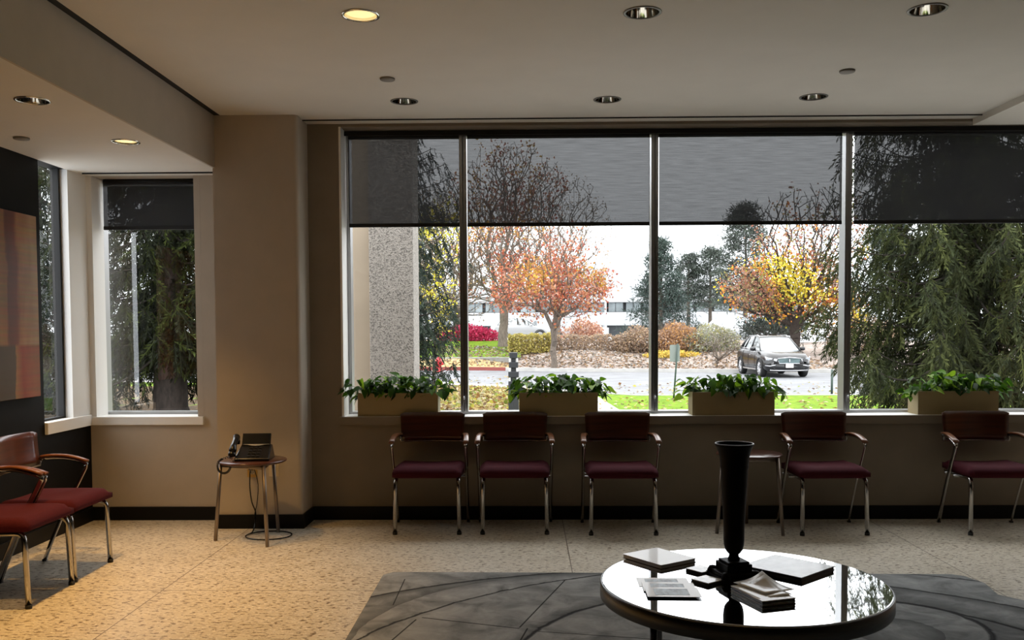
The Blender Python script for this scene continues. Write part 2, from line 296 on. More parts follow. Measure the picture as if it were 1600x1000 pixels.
# ------------------------------------------------------------------ geometry helpers
def tag(o, label=None, cat=None, group=None, kind=None):
    if label: o['label'] = label
    if cat: o['category'] = cat
    if group: o['group'] = group
    if kind: o['kind'] = kind
    return o
def empty(name, loc=(0, 0, 0), rz=0.0):
    o = D.objects.new(name, None); COL.objects.link(o); o.empty_display_size = 0.1
    o.location = loc; o.rotation_euler = (0, 0, rz); return o
class MB:
    def __init__(s): s.v = []; s.f = []; s.sm = []
    def add(s, vs, fs, smooth=False):
        k = len(s.v); s.v += [tuple(p) for p in vs]
        for f in fs: s.f.append(tuple(i+k for i in f)); s.sm.append(smooth)
        return s
    def box(s, x0, x1, y0, y1, z0, z1):
        return s.add([(x0,y0,z0),(x1,y0,z0),(x1,y1,z0),(x0,y1,z0),(x0,y0,z1),(x1,y0,z1),(x1,y1,z1),(x0,y1,z1)],
                     [(3,2,1,0),(4,5,6,7),(0,1,5,4),(1,2,6,5),(2,3,7,6),(3,0,4,7)])
    def prism(s, pts, z0, z1):
        n = len(pts); vs = [(x, y, z0) for x, y in pts]+[(x, y, z1) for x, y in pts]
        a = sum(pts[i][0]*pts[(i+1) % n][1]-pts[(i+1) % n][0]*pts[i][1] for i in range(n))
        if a < 0: vs = [(x, y, z0) for x, y in pts[::-1]]+[(x, y, z1) for x, y in pts[::-1]]
        return s.add(vs, [tuple(range(n-1, -1, -1)), tuple(range(n, 2*n))]+[(i, (i+1) % n, n+(i+1) % n, n+i) for i in range(n)])
    def tube(s, pts, r, n=10, flat=None, closed=False, smooth=True, up=(0, 0, 1)):
        """sweep a round (or elliptical: flat=(a,b)) section along pts; r may be a list"""
        pts = [Vector(p) for p in pts]; m = len(pts); vs = []; fs = []
        rr = r if isinstance(r, (list, tuple)) else [r]*m
        prev = None
        for i, p in enumerate(pts):
            if closed: t = (pts[(i+1) % m]-pts[i-1]).normalized()
            else: t = (pts[min(i+1, m-1)]-pts[max(i-1, 0)]).normalized()
            if prev is None:
                u = Vector(up); u = u-t*u.dot(t)
                if u.length < 0.05: u = Vector((1, 0, 0)); u = u-t*u.dot(t)
            else:
                u = prev-t*prev.dot(t)
            u.normalize(); prev = u; w_ = t.cross(u)
            for k in range(n):
                a = 2*PI*(k+0.5)/n; ca, sa = math.cos(a), math.sin(a)
                if flat:
                    e = 0.45
                    ca = math.copysign(abs(ca)**e, ca)*flat[0]; sa = math.copysign(abs(sa)**e, sa)*flat[1]
                vs.append(p+(w_*ca+u*sa)*rr[i])
        for i in range(m if closed else m-1):
            j = (i+1) % m
            for k in range(n):
                l = (k+1) % n; fs.append((i*n+k, i*n+l, j*n+l, j*n+k))
        if not closed: fs += [tuple(range(n-1, -1, -1)), tuple(range((m-1)*n, m*n))]
        return s.add(vs, fs, smooth)
    def lathe(s, prof, c=(0, 0, 0), n=32, smooth=True, sx=1, sy=1):
        m = len(prof); vs = []; fs = []
        for r, z in prof:
            for k in range(n):
                a = 2*PI*k/n; vs.append((c[0]+r*sx*math.cos(a), c[1]+r*sy*math.sin(a), c[2]+z))
        for i in range(m-1):
            for k in range(n):
                l = (k+1) % n; fs.append((i*n+k, i*n+l, (i+1)*n+l, (i+1)*n+k))
        if prof[0][0] > 1e-6: fs.append(tuple(range(n-1, -1, -1)))
        if prof[-1][0] > 1e-6: fs.append(tuple(range((m-1)*n, m*n)))
        return s.add(vs, fs, smooth)
    def xf(s, mtx, start=0):
        s.v[start:] = [tuple(mtx @ Vector(p)) for p in s.v[start:]]; return s
    def build(s, name, m, parent=None, bevel=0.0, kind=None, seg=2):
        me = D.meshes.new(name); me.from_pydata(s.v, [], s.f); me.materials.append(m)
        me.polygons.foreach_set('use_smooth', s.sm)
        me.update(); me.validate()
        o = D.objects.new(name, me); COL.objects.link(o)
        if parent: o.parent = parent
        if bevel:
            b = o.modifiers.new('bevel', 'BEVEL'); b.width = bevel; b.segments = seg; b.limit_method = 'ANGLE'; b.angle_limit = 0.6
            b.harden_normals = False
        if kind: o['kind'] = kind
        return o
def bx(name, m, dims, parent=None, bevel=0.0, kind=None):
    return MB().box(*dims).build(name, m, parent, bevel, kind)
def fast_mesh(name, V, F, m, parent=None, cols=None, smooth=False):
    """V (n,3), F (m,k) arrays; cols per face (m,3)"""
    V = np.asarray(V, np.float32); F = np.asarray(F, np.int32); k = F.shape[1]
    me = D.meshes.new(name); me.vertices.add(len(V)); me.vertices.foreach_set('co', V.ravel())
    me.loops.add(F.size); me.loops.foreach_set('vertex_index', F.ravel())
    me.polygons.add(len(F)); me.polygons.foreach_set('loop_start', np.arange(0, F.size, k, dtype=np.int32))
    me.polygons.foreach_set('use_smooth', np.full(len(F), smooth))
    me.materials.append(m); me.update(calc_edges=True)
    if cols is not None:
        a = me.attributes.new('col', 'FLOAT_COLOR', 'FACE')
        a.data.foreach_set('color', np.c_[np.asarray(cols, np.float32), np.ones(len(F), np.float32)].ravel())
    o = D.objects.new(name, me); COL.objects.link(o)
    if parent: o.parent = parent
    return o
def rand_rot(rng, n, flatness=0.0):
    q = rng.normal(size=(n, 4)); q /= np.linalg.norm(q, axis=1)[:, None]
    a, b, c, d = q.T
    return np.stack([1-2*(c*c+d*d), 2*(b*c-a*d), 2*(b*d+a*c), 2*(b*c+a*d), 1-2*(b*b+d*d), 2*(c*d-a*b), 2*(b*d-a*c), 2*(c*d+a*b), 1-2*(b*b+c*c)], 1).reshape(n, 3, 3)
def scatter(tv, tf, R, S, T):
    """template verts tv (a,3) faces tf (b,k); R (n,3,3) S (n,) T (n,3)"""
    tv = np.asarray(tv, float); tf = np.asarray(tf); n = len(T)
    V = np.einsum('nij,aj->nai', R, tv)*np.asarray(S)[:, None, None]+np.asarray(T)[:, None, :]
    F = tf[None]+(np.arange(n)*len(tv))[:, None, None]
    return V.reshape(-1, 3), F.reshape(-1, tf.shape[1])
def frames(dirs, rng=None, roll=None):
    """rotation matrices taking -Z to dirs"""
    z = -dirs/np.linalg.norm(dirs, axis=1)[:, None]
    h = np.tile([0.0, 0.0, 1.0], (len(z), 1)); h[np.abs(z[:, 2]) > 0.9] = (1, 0, 0)
    x = np.cross(h, z); x /= np.linalg.norm(x, axis=1)[:, None]; y = np.cross(z, x)
    if roll is not None:
        c, s_ = np.cos(roll)[:, None], np.sin(roll)[:, None]; x, y = x*c+y*s_, y*c-x*s_
    return np.stack([x, y, z], 2)
def copy_tree(o, parent=None):
    c = o.copy(); COL.objects.link(c)
    if parent is not None: c.parent = parent
    for ch in [k for k in D.objects if k.parent == o]: copy_tree(ch, c)
    return c
def jitter_cols(rng, base, n, amt=0.25):
    base = np.asarray(base); c = base[rng.integers(0, len(base), n)]
    return np.clip(c*(1+rng.uniform(-amt, amt, (n, 1))), 0, 1)
# ================================================================== THE ROOM
WY, CZ, BZ = 6.8, 2.92, 2.555         # window wall, main ceiling, lowered bay ceiling
XL, XR, YB = -3.25, 4.8, -5.0
floor = bx('floor', M['floor'], (XL-0.1, XR+0.1, YB-0.1, WY+0.1, -0.1, 0.0), kind='structure')
# window wall
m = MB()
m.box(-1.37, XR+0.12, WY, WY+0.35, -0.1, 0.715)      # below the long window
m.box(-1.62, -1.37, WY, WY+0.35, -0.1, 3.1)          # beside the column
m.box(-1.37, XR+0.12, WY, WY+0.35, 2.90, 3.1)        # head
m.build('wall_front', M['shaded_beige'], kind='structure')
m = MB()
m.box(-2.40, -1.62, WY, WY+0.35, -0.1, 3.1)
m.box(XL-0.12, -2.40, WY, WY+0.35, -0.1, 0.725)
m.box(XL-0.12, -2.40, WY, WY+0.35, 2.56, 3.1)
m.build('wall_bay', M['paint'], kind='structure')
# black wall on the left, with its narrow corner window
m = MB()
m.box(XL-0.12, XL, YB, 6.144, -0.1, 3.1); m.box(XL-0.12, XL, 6.144, WY, -0.1, 0.725); m.box(XL-0.12, XL, 6.144, WY, 2.56, 3.1)
m.build('wall_left', M['black_wall'], kind='structure')
bx('wall_right', M['paint'], (XR, XR+0.12, YB, WY, -0.1, 3.1), kind='structure')
bx('wall_back', M['black_wall'], (XL-0.12, XR+0.12, YB-0.12, YB, -0.1, 3.1), kind='structure')
# white corner post between the two bay windows
bx('trim_14', M['slot'], (XL-0.12, XL-0.052, 6.532, WY-0.0, 0.80, 2.56), kind='structure')
bx('trim_1', M['white_trim'], (XL-0.05, XL+0.004, 6.53, WY+0.02, 0.776, 2.56), kind='structure')
bx('trim_2', M['white_trim'], (XL+0.0045, XL+0.045, WY+0.001, WY+0.19, 0.776, 2.555), kind='structure')
# column
m = MB()
pts = [(-2.20, WY), (-2.20, 6.5)]
for k in range(7):
    a = -PI/2+PI/2*k/6; pts.append((-1.63+0.03*math.cos(a), 6.53+0.03*math.sin(a)))
pts.append((-1.60, WY)); m.prism(pts, 0.0, CZ+0.02)
m.build('column', M['paint'], kind='structure')

# ceilings with round openings for the downlights
def holed_plate(name, x0, x1, y0, y1, z, th, holes, m_):
    bm = bmesh.new()
    def loop(pts):
        vs = [bm.verts.new((x, y, z)) for x, y in pts]
        return [bm.edges.new((vs[i], vs[(i+1) % len(vs)])) for i in range(len(vs))]
    e = loop([(x0, y0), (x1, y0), (x1, y1), (x0, y1)])
    for hx, hy, r in holes: e += loop([(hx+r*math.cos(2*PI*k/28), hy+r*math.sin(2*PI*k/28)) for k in range(28)])
    bmesh.ops.triangle_fill(bm, use_beauty=True, use_dissolve=False, edges=e)
    me = D.meshes.new(name); bm.to_mesh(me); bm.free(); me.materials.append(m_)
    o = D.objects.new(name, me); COL.objects.link(o); o['kind'] = 'structure'
    s = o.modifiers.new('solid', 'SOLIDIFY'); s.thickness = th; s.offset = 0
    o.location.z = th/2
    return o
R1 = 0.083
main_lights = [(-0.80, 6.15), (0.54, 6.15), (1.885, 6.13), (-0.79, 4.49), (0.562, 4.49), (1.916, 4.49), (-0.79, 2.83), (0.562, 2.83), (1.916, 2.83), (-0.79, 1.0), (1.916, 1.0), (3.3, 2.83)]
bay_lights = [(-2.445, 4.59), (-2.419, 5.596), (-2.45, 3.55)]
holed_plate('ceiling', -2.14, 3.24, YB, WY, CZ, 0.02, [(x, y, R1) for x, y in main_lights if x < 3.2], M['ceil'])
m = MB(); m.box(3.24, XR, YB, WY, 2.875, 3.1); m.build('ceiling.001', M['ceil'], kind='structure')
holed_plate('ceiling.002', XL, -2.20, YB, WY, BZ, 0.012, [(x, y, 0.075) for x, y in bay_lights], M['ceil'])
bx('trim_3', M['paint'], (-2.20, -2.1845, YB, 6.5, BZ-0.0, CZ+0.05), kind='structure')     # vertical face of the dropped bay
bx('ceiling.003', M['slot'], (XL-0.1, XR+0.1, YB, WY, 3.10, 3.14), kind='structure')
m = MB(); m.box(-2.184, -2.1405, YB, 6.765, CZ+0.0005, CZ+0.06)
so = m.build('slot_diffuser', M['slot']); tag(so, 'long black linear slot diffuser in the ceiling beside the dropped bay', 'air vent')
# thin shadow gaps / blind pocket rails in front of the windows
bx('trim_5', M['slot'], (-1.60, 3.24, 6.655, 6.665, CZ-0.008, CZ-0.0005), kind='structure')
bx('trim_6', M['slot'], (-3.20, -2.215, 6.655, 6.663, BZ-0.010, BZ-0.0005), kind='structure')
# baseboards
bx('baseboard_front', M['base'], (-1.60, XR, WY-0.012, WY, 0.0, 0.10), kind='structure')
bx('baseboard_bay', M['base'], (XL, -2.20, WY-0.012, WY, 0.0, 0.10), kind='structure')
bx('baseboard_left', M['base'], (XL, XL+0.012, YB, WY-0.012, 0.0, 0.10), kind='structure')
m = MB(); m.box(-2.212, -1.588, 6.488, 6.5, 0, 0.10); m.box(-2.212, -2.2, 6.5, WY-0.012, 0, 0.10); m.box(-1.6, -1.588, 6.5, WY-0.012, 0, 0.10)
m.build('baseboard_column', M['base'], kind='structure')
bx('baseboard_right', M['base'], (XR-0.012, XR, YB, WY-0.012, 0, 0.10), kind='structure')
# door on the right hand wall (its reflection shows in the right pane)
d = empty('door_1', (XR-0.03, 5.15, 0)); d['kind'] = 'structure'
bx('door_leaf', M['door_wood'], (-0.012, 0.028, -0.42, 0.42, 0.0, 2.02), d)
m = MB(); m.box(-0.03, 0.03, -0.49, -0.425, 0, 2.10); m.box(-0.03, 0.03, 0.425, 0.49, 0, 2.10); m.box(-0.03, 0.03, -0.425, 0.425, 2.03, 2.10); m.build('door_frame', M['alum_dark'], d)

# ---- windows
GY = 7.05
def window(name, x0, x1, z0, z1, mull, glass='glass', mw=0.055, depth=0.10):
    wroot = empty(name, ((x0+x1)/2, GY, z0)); wroot['kind'] = 'structure'
    ox, oz = (x0+x1)/2, z0
    f = MB(); t = 0.035
    f.box(x0-ox, x0+t-ox, -depth/2, depth/2, 0, z1-oz); f.box(x1-t-ox, x1-ox, -depth/2, depth/2, 0, z1-oz)
    f.box(x0+t-ox, x1-t-ox, -depth/2, depth/2, 0, 0.022); f.box(x0+t-ox, x1-t-ox, -depth/2, depth/2, z1-oz-t, z1-oz)
    f.build('window_frame', M['alum'], wroot, 0.002)
    edges = [x0+t]
    for c in mull:
        mm = MB(); mm.box(-mw/2, -0.004, -depth/2-0.035, depth/2, 0.022, z1-oz-t); mm.box(0.002, mw/2, -depth/2-0.02, depth/2, 0.022, z1-oz-t); mm.box(-0.004, 0.002, -depth/2, depth/2, 0.022, z1-oz-t)
        mo = mm.build('mullion', M['alum'], wroot, 0.002); mo.location = (c-ox, 0, 0)
        l = MB(); l.box(-0.009, 0.009, -depth/2-0.047, -depth/2-0.035, 0.09, 0.15); l.tube([(0, -depth/2-0.05, 0.14), (0, -depth/2-0.065, 0.12)], 0.005, 8)
        l.build('window_latch', M['silver'], mo)
        edges += [c-mw/2, c+mw/2]
    edges.append(x1-t)
    for i in range(0, len(edges), 2):
        g = MB(); a, b = edges[i]-ox, edges[i+1]-ox
        g.add([(a, 0.0, 0.022), (b, 0.0, 0.022), (b, 0.0, z1-oz-t), (a, 0.0, z1-oz-t)], [(0, 1, 2, 3)])
        g.build('glass_pane', M[glass], wroot)
    return wroot
window('window_1', -1.365, XR-0.05, 0.768, 2.90, (-0.472, 0.968, 2.413, 3.86))
window('window_2', -3.255, -2.445, 0.775, 2.56, (), 'glass_bay')
# side window in the black wall, turned along Y
w3 = empty('window_3', (XL-0.07, 6.337, 0.79)); w3['kind'] = 'structure'
m = MB(); m.box(-0.02, 0.02, -0.193, -0.173, 0, 1.77); m.box(-0.02, 0.02, 0.168, 0.193, 0, 1.77); m.box(-0.02, 0.02, -0.173, 0.168, 0, 0.02); m.build('window_frame', M['slot'], w3)
m = MB(); m.add([(0, -0.173, 0.02), (0, 0.168, 0.02), (0, 0.168, 1.77), (0, -0.173, 1.77)], [(0, 1, 2, 3)]); m.build('glass_pane', M['glass'], w3)
# sills and jambs
m = MB(); m.box(-1.385, XR-0.01, WY-0.018, 7.0, 0.7155, 0.770)
m.build('trim_7', M['white_trim'], kind='structure', bevel=0.002)
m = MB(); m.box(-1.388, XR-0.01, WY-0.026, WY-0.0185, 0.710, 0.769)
m.build('trim_13', M['shaded_beige'], kind='structure', bevel=0.001)  # sill front in the same darkened paint, shade put into its colour
m = MB(); m.box(-1.37, -1.355, WY+0.0, 7.0, 0.771, 2.90); m.build('trim_8', M['white_trim'], kind='structure')
m = MB(); m.box(XL+0.001, -2.40, WY-0.022, 7.0, 0.715, 0.776); m.build('trim_9', M['white_trim'], kind='structure', bevel=0.003)
m = MB(); m.box(XL-0.09, XL+0.022, 6.144, WY-0.023, 0.715, 0.795); m.build('trim_10', M['white_trim'], kind='structure', bevel=0.003)
m = MB(); m.box(-2.446, -2.4005, WY-0.0, 7.0, 0.777, 2.559); m.build('trim_11', M['paint'], kind='structure')
# sill apron below the long window is the same board, seen from the front

# ---- roller blinds
def blind(name, x0, x1, y, z0, z1, label, boxed=True):
    r = empty(name, ((x0+x1)/2, y, z1)); ox = (x0+x1)/2
    tag(r, label, 'blind', 'roller blinds over the windows')
    m = MB(); a, b = x0-ox, x1-ox
    n = 2
    m.add([(a, 0, z0-z1), (b, 0, z0-z1), (b, 0, 0), (a, 0, 0)], [(0, 1, 2, 3)]); m.build('blind_fabric', M['blind'], r)
    bx('hem_bar', M['slot'], (a, b, -0.008, 0.008, z0-z1-0.028, z0-z1), r, 0.003)
    MB().tube([(a, 0.02, -0.005), (b, 0.02, -0.005)], 0.022, 12).build('roller', M['slot'], r)
    return r
BY = 6.985
blind('roller_blind', -1.335, -0.500, BY, 2.215, 2.875, 'dark roller blind over the leftmost pane of the long window, mostly black')
blind('roller_blind', -0.440, 0.930, BY, 2.215, 2.875, 'grey roller blind in the long window above the orange tree view')
blind('roller_blind', 1.000, 2.365, BY, 2.215, 2.875, 'grey roller blind in the long window above the parked black car view')
blind('roller_blind', 2.455, 3.80, BY, 2.215, 2.875, 'dark roller blind over the right pane with spruce silhouette behind')
blind('roller_blind', -3.19, -2.45, 6.96, 2.205, 2.545, 'short dark grey roller blind in the small bay window')
bx('trim_12', M['slot'], (-1.355, XR-0.06, 6.93, 6.945, 2.862, 2.895), kind='structure')

# ---- downlights
def downlight(x, y, z, r, lit, label, group, depth=0.11):
    d = empty('downlight', (x, y, z)); tag(d, label, 'ceiling light', group)
    m = MB(); n = 32
    prof = [(r-0.006, -0.0005), (r+0.009, -0.0005), (r+0.010, -0.004), (r-0.002, -0.006), (r-0.006, -0.0005)]
    m.lathe([(r-0.004, 0.0), (r-0.004, -0.004), (r+0.008, -0.004), (r+0.009, -0.0002)], n=32)
    m.f = [f for f in m.f if len(f) == 4]; m.sm = m.sm[:len(m.f)]
    m.build('trim_ring', M['trimring'] if not lit else M['reflector'], d)
    m = MB(); m.lathe([(r-0.004, 0.0), (r-0.008, 0.03), (r-0.02, depth*0.75), (r-0.04, depth)], n=32); m.f = [f for f in m.f if len(f) == 4]; m.sm = m.sm[:len(m.f)]
    m.build('reflector', M['reflector'], d)
    m = MB()
    if lit == 2: m.lathe([(r-0.008, 0.020), (r-0.010, 0.010), (r-0.03, 0.004), (0.0, 0.002)], n=28)
    elif lit: m.lathe([(0.045, 0.05), (0.045, 0.035), (0.03, 0.022), (0.0, 0.018)], n=20)
    else:
        for q in (-0.02, 0.02): m.tube([(q, 0, depth-0.002), (q, 0, 0.03)], 0.008, 8)
        m.lathe([(r-0.041, depth-0.001), (0.0, depth-0.001)], n=20)
    m.build('lamp', M['bulb'] if lit == 2 else M['bulb_dim'] if lit else M['grey_cover'], d)
    return d
def spot(name, x, y, z, power, ang, color, blend=0.6, tilt=(0, 0, 0), size=0.04):
    l = D.lights.new(name, 'SPOT'); l.energy = power; l.spot_size = math.radians(ang); l.spot_blend = blend; l.color = color; l.shadow_soft_size = size
    o = D.objects.new(name, l); COL.objects.link(o); o.location = (x, y, z); o.rotation_euler = tilt; return o
WARM = (1.0, 0.56, 0.17)
lab = {0: ('unlit downlight by the window wall, leftmost of that row', 0), 1: ('unlit downlight by the window wall above the second blind', 0), 2: ('unlit downlight by the window wall above the third blind', 0),
       3: ('lit yellow downlight in the main ceiling near the top of view', 2), 4: ('unlit downlight at the top edge of view, above the middle mullion', 0), 5: ('unlit downlight at the top edge of view on the right', 0)}
behind = {6: 'lit as added fill, left of the middle', 7: 'lit as added fill, in the middle', 8: 'unlit, on the right', 9: 'lit as added fill, farthest back on the left', 10: 'unlit, farthest back on the right'}
for i, (x, y) in enumerate(main_lights):
    if i == 11: continue
    if i in lab: t, lit = lab[i]; downlight(x, y, CZ, R1, lit, t, 'recessed downlights in the main ceiling')
    else: downlight(x, y, CZ, R1, 2 if x < 1 else 0, f'recessed downlight behind the viewer, {behind[i]}', 'downlights behind the viewer')
    if (i in lab and lab[i][1]) or (i > 5 and x < 1): spot('downlight_beam', x, y, CZ-0.004, 34 if i in lab else 7, 80, WARM, 0.9)  # beams behind the viewer are unseen warm fill added for the room
downlight(*bay_lights[0], BZ, 0.075, 1, 'downlight with white glowing lamp in the bay ceiling over the nearer chair', 'recessed downlights in the bay ceiling')
downlight(*bay_lights[1], BZ, 0.075, 2, 'lit yellow downlight in the bay ceiling in front of the small window', 'recessed downlights in the bay ceiling')
downlight(*bay_lights[2], BZ, 0.075, 2, 'recessed downlight in the bay ceiling behind the viewer', 'recessed downlights in the bay ceiling')
spot('downlight_beam', *bay_lights[0], BZ-0.004, 150, 88, WARM, 0.6)
spot('downlight_beam', *bay_lights[1], BZ-0.004, 100, 80, WARM, 0.7)
spot('downlight_beam', *bay_lights[2], BZ-0.004, 110, 88, WARM, 0.5)
# concealed sprinkler covers
for x, y, z, r, t in ((-0.828, 5.60, CZ, 0.045, 'small round sprinkler cover in the main ceiling on the left'), (1.893, 5.52, CZ, 0.045, 'small round sprinkler cover in the main ceiling on the right'), (-2.978, 5.455, BZ, 0.045, 'small round sprinkler cover in the bay ceiling by the black wall')):
    m = MB(); m.lathe([(0, -0.011), (r-0.003, -0.011), (r, -0.008), (r, -0.0003)], n=24); o = m.build('sprinkler_cover', M['grey_cover']); o.location = (x, y, z); tag(o, t, 'sprinkler cover', 'sprinkler covers')

# ================================================================== FURNITURE
def arc_pts(p0, c, p1, n=6):
    p0, c, p1 = Vector(p0), Vector(c), Vector(p1)
    return [(1-t)**2*p0+2*t*(1-t)*c+t*t*p1 for t in [i/n for i in range(n+1)]]
def make_chair(loc, rz, label, group):
    r = empty('armchair', loc, rz); tag(r, label, 'chair', group)
    # seat cushion: rounded pad with a waterfall front
    V = []; F = []; nx, ny = 14, 12
    def seat_pt(u, v, top):
        hw = 0.235+0.012*(1-abs(v)); x = u*hw; y = -0.245+0.225+v*0.225
        e = max(0, (abs(u)-0.82)/0.18); f = max(0, (abs(v)-0.80)/0.20)
        rr = min(1.0, math.sqrt(e*e+f*f))
        zt = 0.462-0.024*(1-math.sqrt(max(0, 1-rr*rr)))-0.012*(1-u*u)*(0.5+0.5*v) + (0.0 if v > -0.6 else -0.010*((-v-0.6)/0.4)**2)
        zb = 0.386+0.014*rr*rr
        return (x, y, zt if top else zb)
    for top in (1, 0):
        for j in range(ny+1):
            for i in range(nx+1): V.append(seat_pt(-1+2*i/nx, -1+2*j/ny, top))
    S = (nx+1)*(ny+1)
    for j in range(ny):
        for i in range(nx):
            a = j*(nx+1)+i; F.append((a, a+1, a+nx+2, a+nx+1)); a += S; F.append((a, a+nx+1, a+nx+2, a+1))
    rim = [i for i in range(nx+1)]+[(j*(nx+1)+nx) for j in range(1, ny+1)]+[ny*(nx+1)+i for i in range(nx-1, -1, -1)]+[j*(nx+1) for j in range(ny-1, 0, -1)]
    for k in range(len(rim)):
        a, b = rim[k], rim[(k+1) % len(rim)]; F.append((b, a, a+S, b+S))
    m = MB(); m.add(V, F, True); m.build('seat', M['maroon'], r)
    # curved veneer backrest
    V = []; F = []; nx, nz = 16, 6
    for side in (0, 1):
        for k in range(nz+1):
            for i in range(nx+1):
                u = -1+2*i/nx; t = k/nz
                x = u*(0.225+0.012*t); y = 0.185+0.045*t+0.04*(1-u*u)+side*0.013-0.02*t*t; z = 0.60+0.205*t
                cx_ = max(0, (abs(u)-0.93)/0.07)
                if k == nz: z -= 0.012*cx_
                if k == 0: z += 0.012*cx_
                V.append((x, y, z))
    S = (nx+1)*(nz+1)
    for k in range(nz):
        for i in range(nx):
            a = k*(nx+1)+i; F.append((a, a+1, a+nx+2, a+nx+1)); a += S; F.append((a, a+nx+1, a+nx+2, a+1))
    rim = list(range(nx+1))+[k*(nx+1)+nx for k in range(1, nz+1)]+[nz*(nx+1)+i for i in range(nx-1, -1, -1)]+[k*(nx+1) for k in range(nz-1, 0, -1)]
    for k in range(len(rim)):
        a, b = rim[k], rim[(k+1) % len(rim)]; F.append((b, a, a+S, b+S))
    m = MB(); m.add(V, F, True); m.build('backrest', M['wood'], r)
    for s in (-1, 1):
        # armrest: flat wooden paddle on the frame
        ap = arc_pts((s*0.236, 0.19, 0.650), (s*0.262, 0.05, 0.672), (s*0.262, -0.085, 0.617), 8)
        m = MB(); m.tube(ap, 1.0, 8, flat=(0.020, 0.0075)); m.build('armrest', M['arm_wood'], r)
        # arm frame: from back under the arm, folding down and back to the rear foot
        p = [(s*0.228, 0.205, 0.633)]+[tuple(q+Vector((0, 0, -0.016))) for q in ap[1:-1]]+[(s*0.262, -0.080, 0.598), (s*0.262, -0.072, 0.582), (s*0.262, -0.03, 0.50), (s*0.26, 0.06, 0.33), (s*0.258, 0.155, 0.11), (s*0.258, 0.195, 0.004)]
        m = MB(); m.tube(p, 1.0, 8, flat=(0.0135, 0.007), up=(0, 1, 0.3)); o = m.build('rear_leg', M['chrome'], r)
        m = MB(); m.box(s*0.258-0.010, s*0.258+0.010, 0.183, 0.207, 0, 0.012); m.build('foot_glide', M['blackmatte'], o)
        # front leg runs under the seat then bends down
        p = [(s*0.215, 0.19, 0.383), (s*0.215, -0.16, 0.383)]+[tuple(q) for q in arc_pts((s*0.215, -0.17, 0.383), (s*0.215, -0.212, 0.383), (s*0.218, -0.215, 0.34), 5)]+[(s*0.222, -0.228, 0.01)]
        m = MB(); m.tube(p, 0.0145, 12); o = m.build('front_leg', M['chrome'], r)
        m = MB(); m.lathe([(0.0165, 0.0), (0.0165, 0.02)], c=(s*0.222, -0.228, 0), n=12); m.build('foot_glide', M['blackmatte'], o)
    m = MB(); m.tube([(-0.252, -0.02, 0.372), (0.252, -0.02, 0.372)], 0.009, 8); m.tube([(-0.252, 0.12, 0.372), (0.252, 0.12, 0.372)], 0.009, 8)
    m.build('seat_frame', M['chrome'], r)
    bp = [(-0.232+0.464*i/10, 0.197+0.04*(1-(-1+0.2*i)**2), 0.598) for i in range(11)]
    m = MB(); m.tube([(-0.236, 0.19, 0.64)]+bp+[(0.236, 0.19, 0.64)], 0.0085, 8); m.build('back_rail', M['chrome'], r)
    return r
G = 'armchairs lined up under the long window'
ch0 = make_chair((-0.690, 6.52, 0), 0.0, 'wooden-backed armchair under the long window, leftmost in the row', G)
for x, y, rz, t in ((-0.085, 6.52, 0.0, 'wooden-backed armchair second from left, between the first two planters'),
                    (0.660, 6.49, 0.0, 'wooden-backed armchair under the long window, third from left, left of the black vase'),
                    (2.085, 6.475, 0.03, 'wooden-backed armchair right of the black vase and small round side table'),
                    (3.235, 6.47, -0.02, 'wooden-backed armchair at the far right, cut off by the edge of view')):
    c = copy_tree(ch0); c.location = (x, y, 0); c.rotation_euler = (0, 0, rz); c['label'] = t
for x, y, rz, t in ((-2.775, 5.315, PI/2, 'armchair against the black wall on the left, the farther of the two'),
                    (-2.765, 4.815, PI/2, 'armchair at the left edge of view, the nearer one by the black wall')):
    c = copy_tree(ch0); c.location = (x, y, 0); c.rotation_euler = (0, 0, rz); c['label'] = t; c['group'] = 'armchairs against the black wall'

def side_table(loc, rz, label):
    r = empty('side_table', loc, rz); tag(r, label, 'table', 'round three-legged side tables')
    H = 0.545; R_ = 0.225
    m = MB(); m.lathe([(0, H-0.018), (R_-0.012, H-0.018), (R_-0.002, H-0.012), (R_, H-0.004), (R_-0.004, H), (0, H)], n=48); m.build('table_top', M['wood'], r)
    L_ = [(0.215*math.cos(a), 0.215*math.sin(a)) for a in (math.radians(180), math.radians(-60), math.radians(60))]
    m = MB()
    for i in range(3):
        a, b = L_[i], L_[(i+1) % 3]
        m.tube([(a[0]*0.94, a[1]*0.94, H-0.034), (b[0]*0.94, b[1]*0.94, H-0.034)], 1.0, 8, flat=(0.005, 0.014))
    m.build('apron', M['bronze'], r)
    for i in range(3):
        a = L_[i]; m = MB(); m.tube([(a[0]*0.97, a[1]*0.97, H-0.014), (a[0]*1.18, a[1]*1.18, 0.0)], 0.0125, 10); m.build('leg', M['bronze'], r)
    return r
side_table((-1.845, 6.14, 0), math.radians(6), 'small round side table beside the column, holding the black telephone')
side_table((1.545, 6.40, 0), math.radians(20), 'small round side table half hidden behind the black vase')

# ---- telephone
ph = empty('desk_telephone', (-1.845, 6.14, 0.545), math.radians(4)); tag(ph, 'black desk telephone with tilted display and coiled handset cord on side table', 'telephone')
m = MB(); m.add([(-0.10,-0.10,0.0),(0.13,-0.10,0.0),(0.13,0.10,0.0),(-0.10,0.10,0.0),(-0.10,-0.10,0.018),(0.13,-0.10,0.018),(0.115,0.06,0.095),(-0.085,0.06,0.095),(-0.085,0.10,0.09),(0.115,0.10,0.09)],
      [(3,2,1,0),(0,1,5,4),(4,5,6,7),(7,6,9,8),(8,9,2,3),(1,2,9,6,5),(3,0,4,7,8)]); m.build('base', M['blackplastic'], ph, 0.006)
m = MB(); m.box(-0.085, 0.105, -0.010, 0.010, -0.035, 0.055); o = m.build('display', M['screen'], ph, 0.004); o.location = (0.005, 0.065, 0.115); o.rotation_euler = (-0.45, 0, 0)
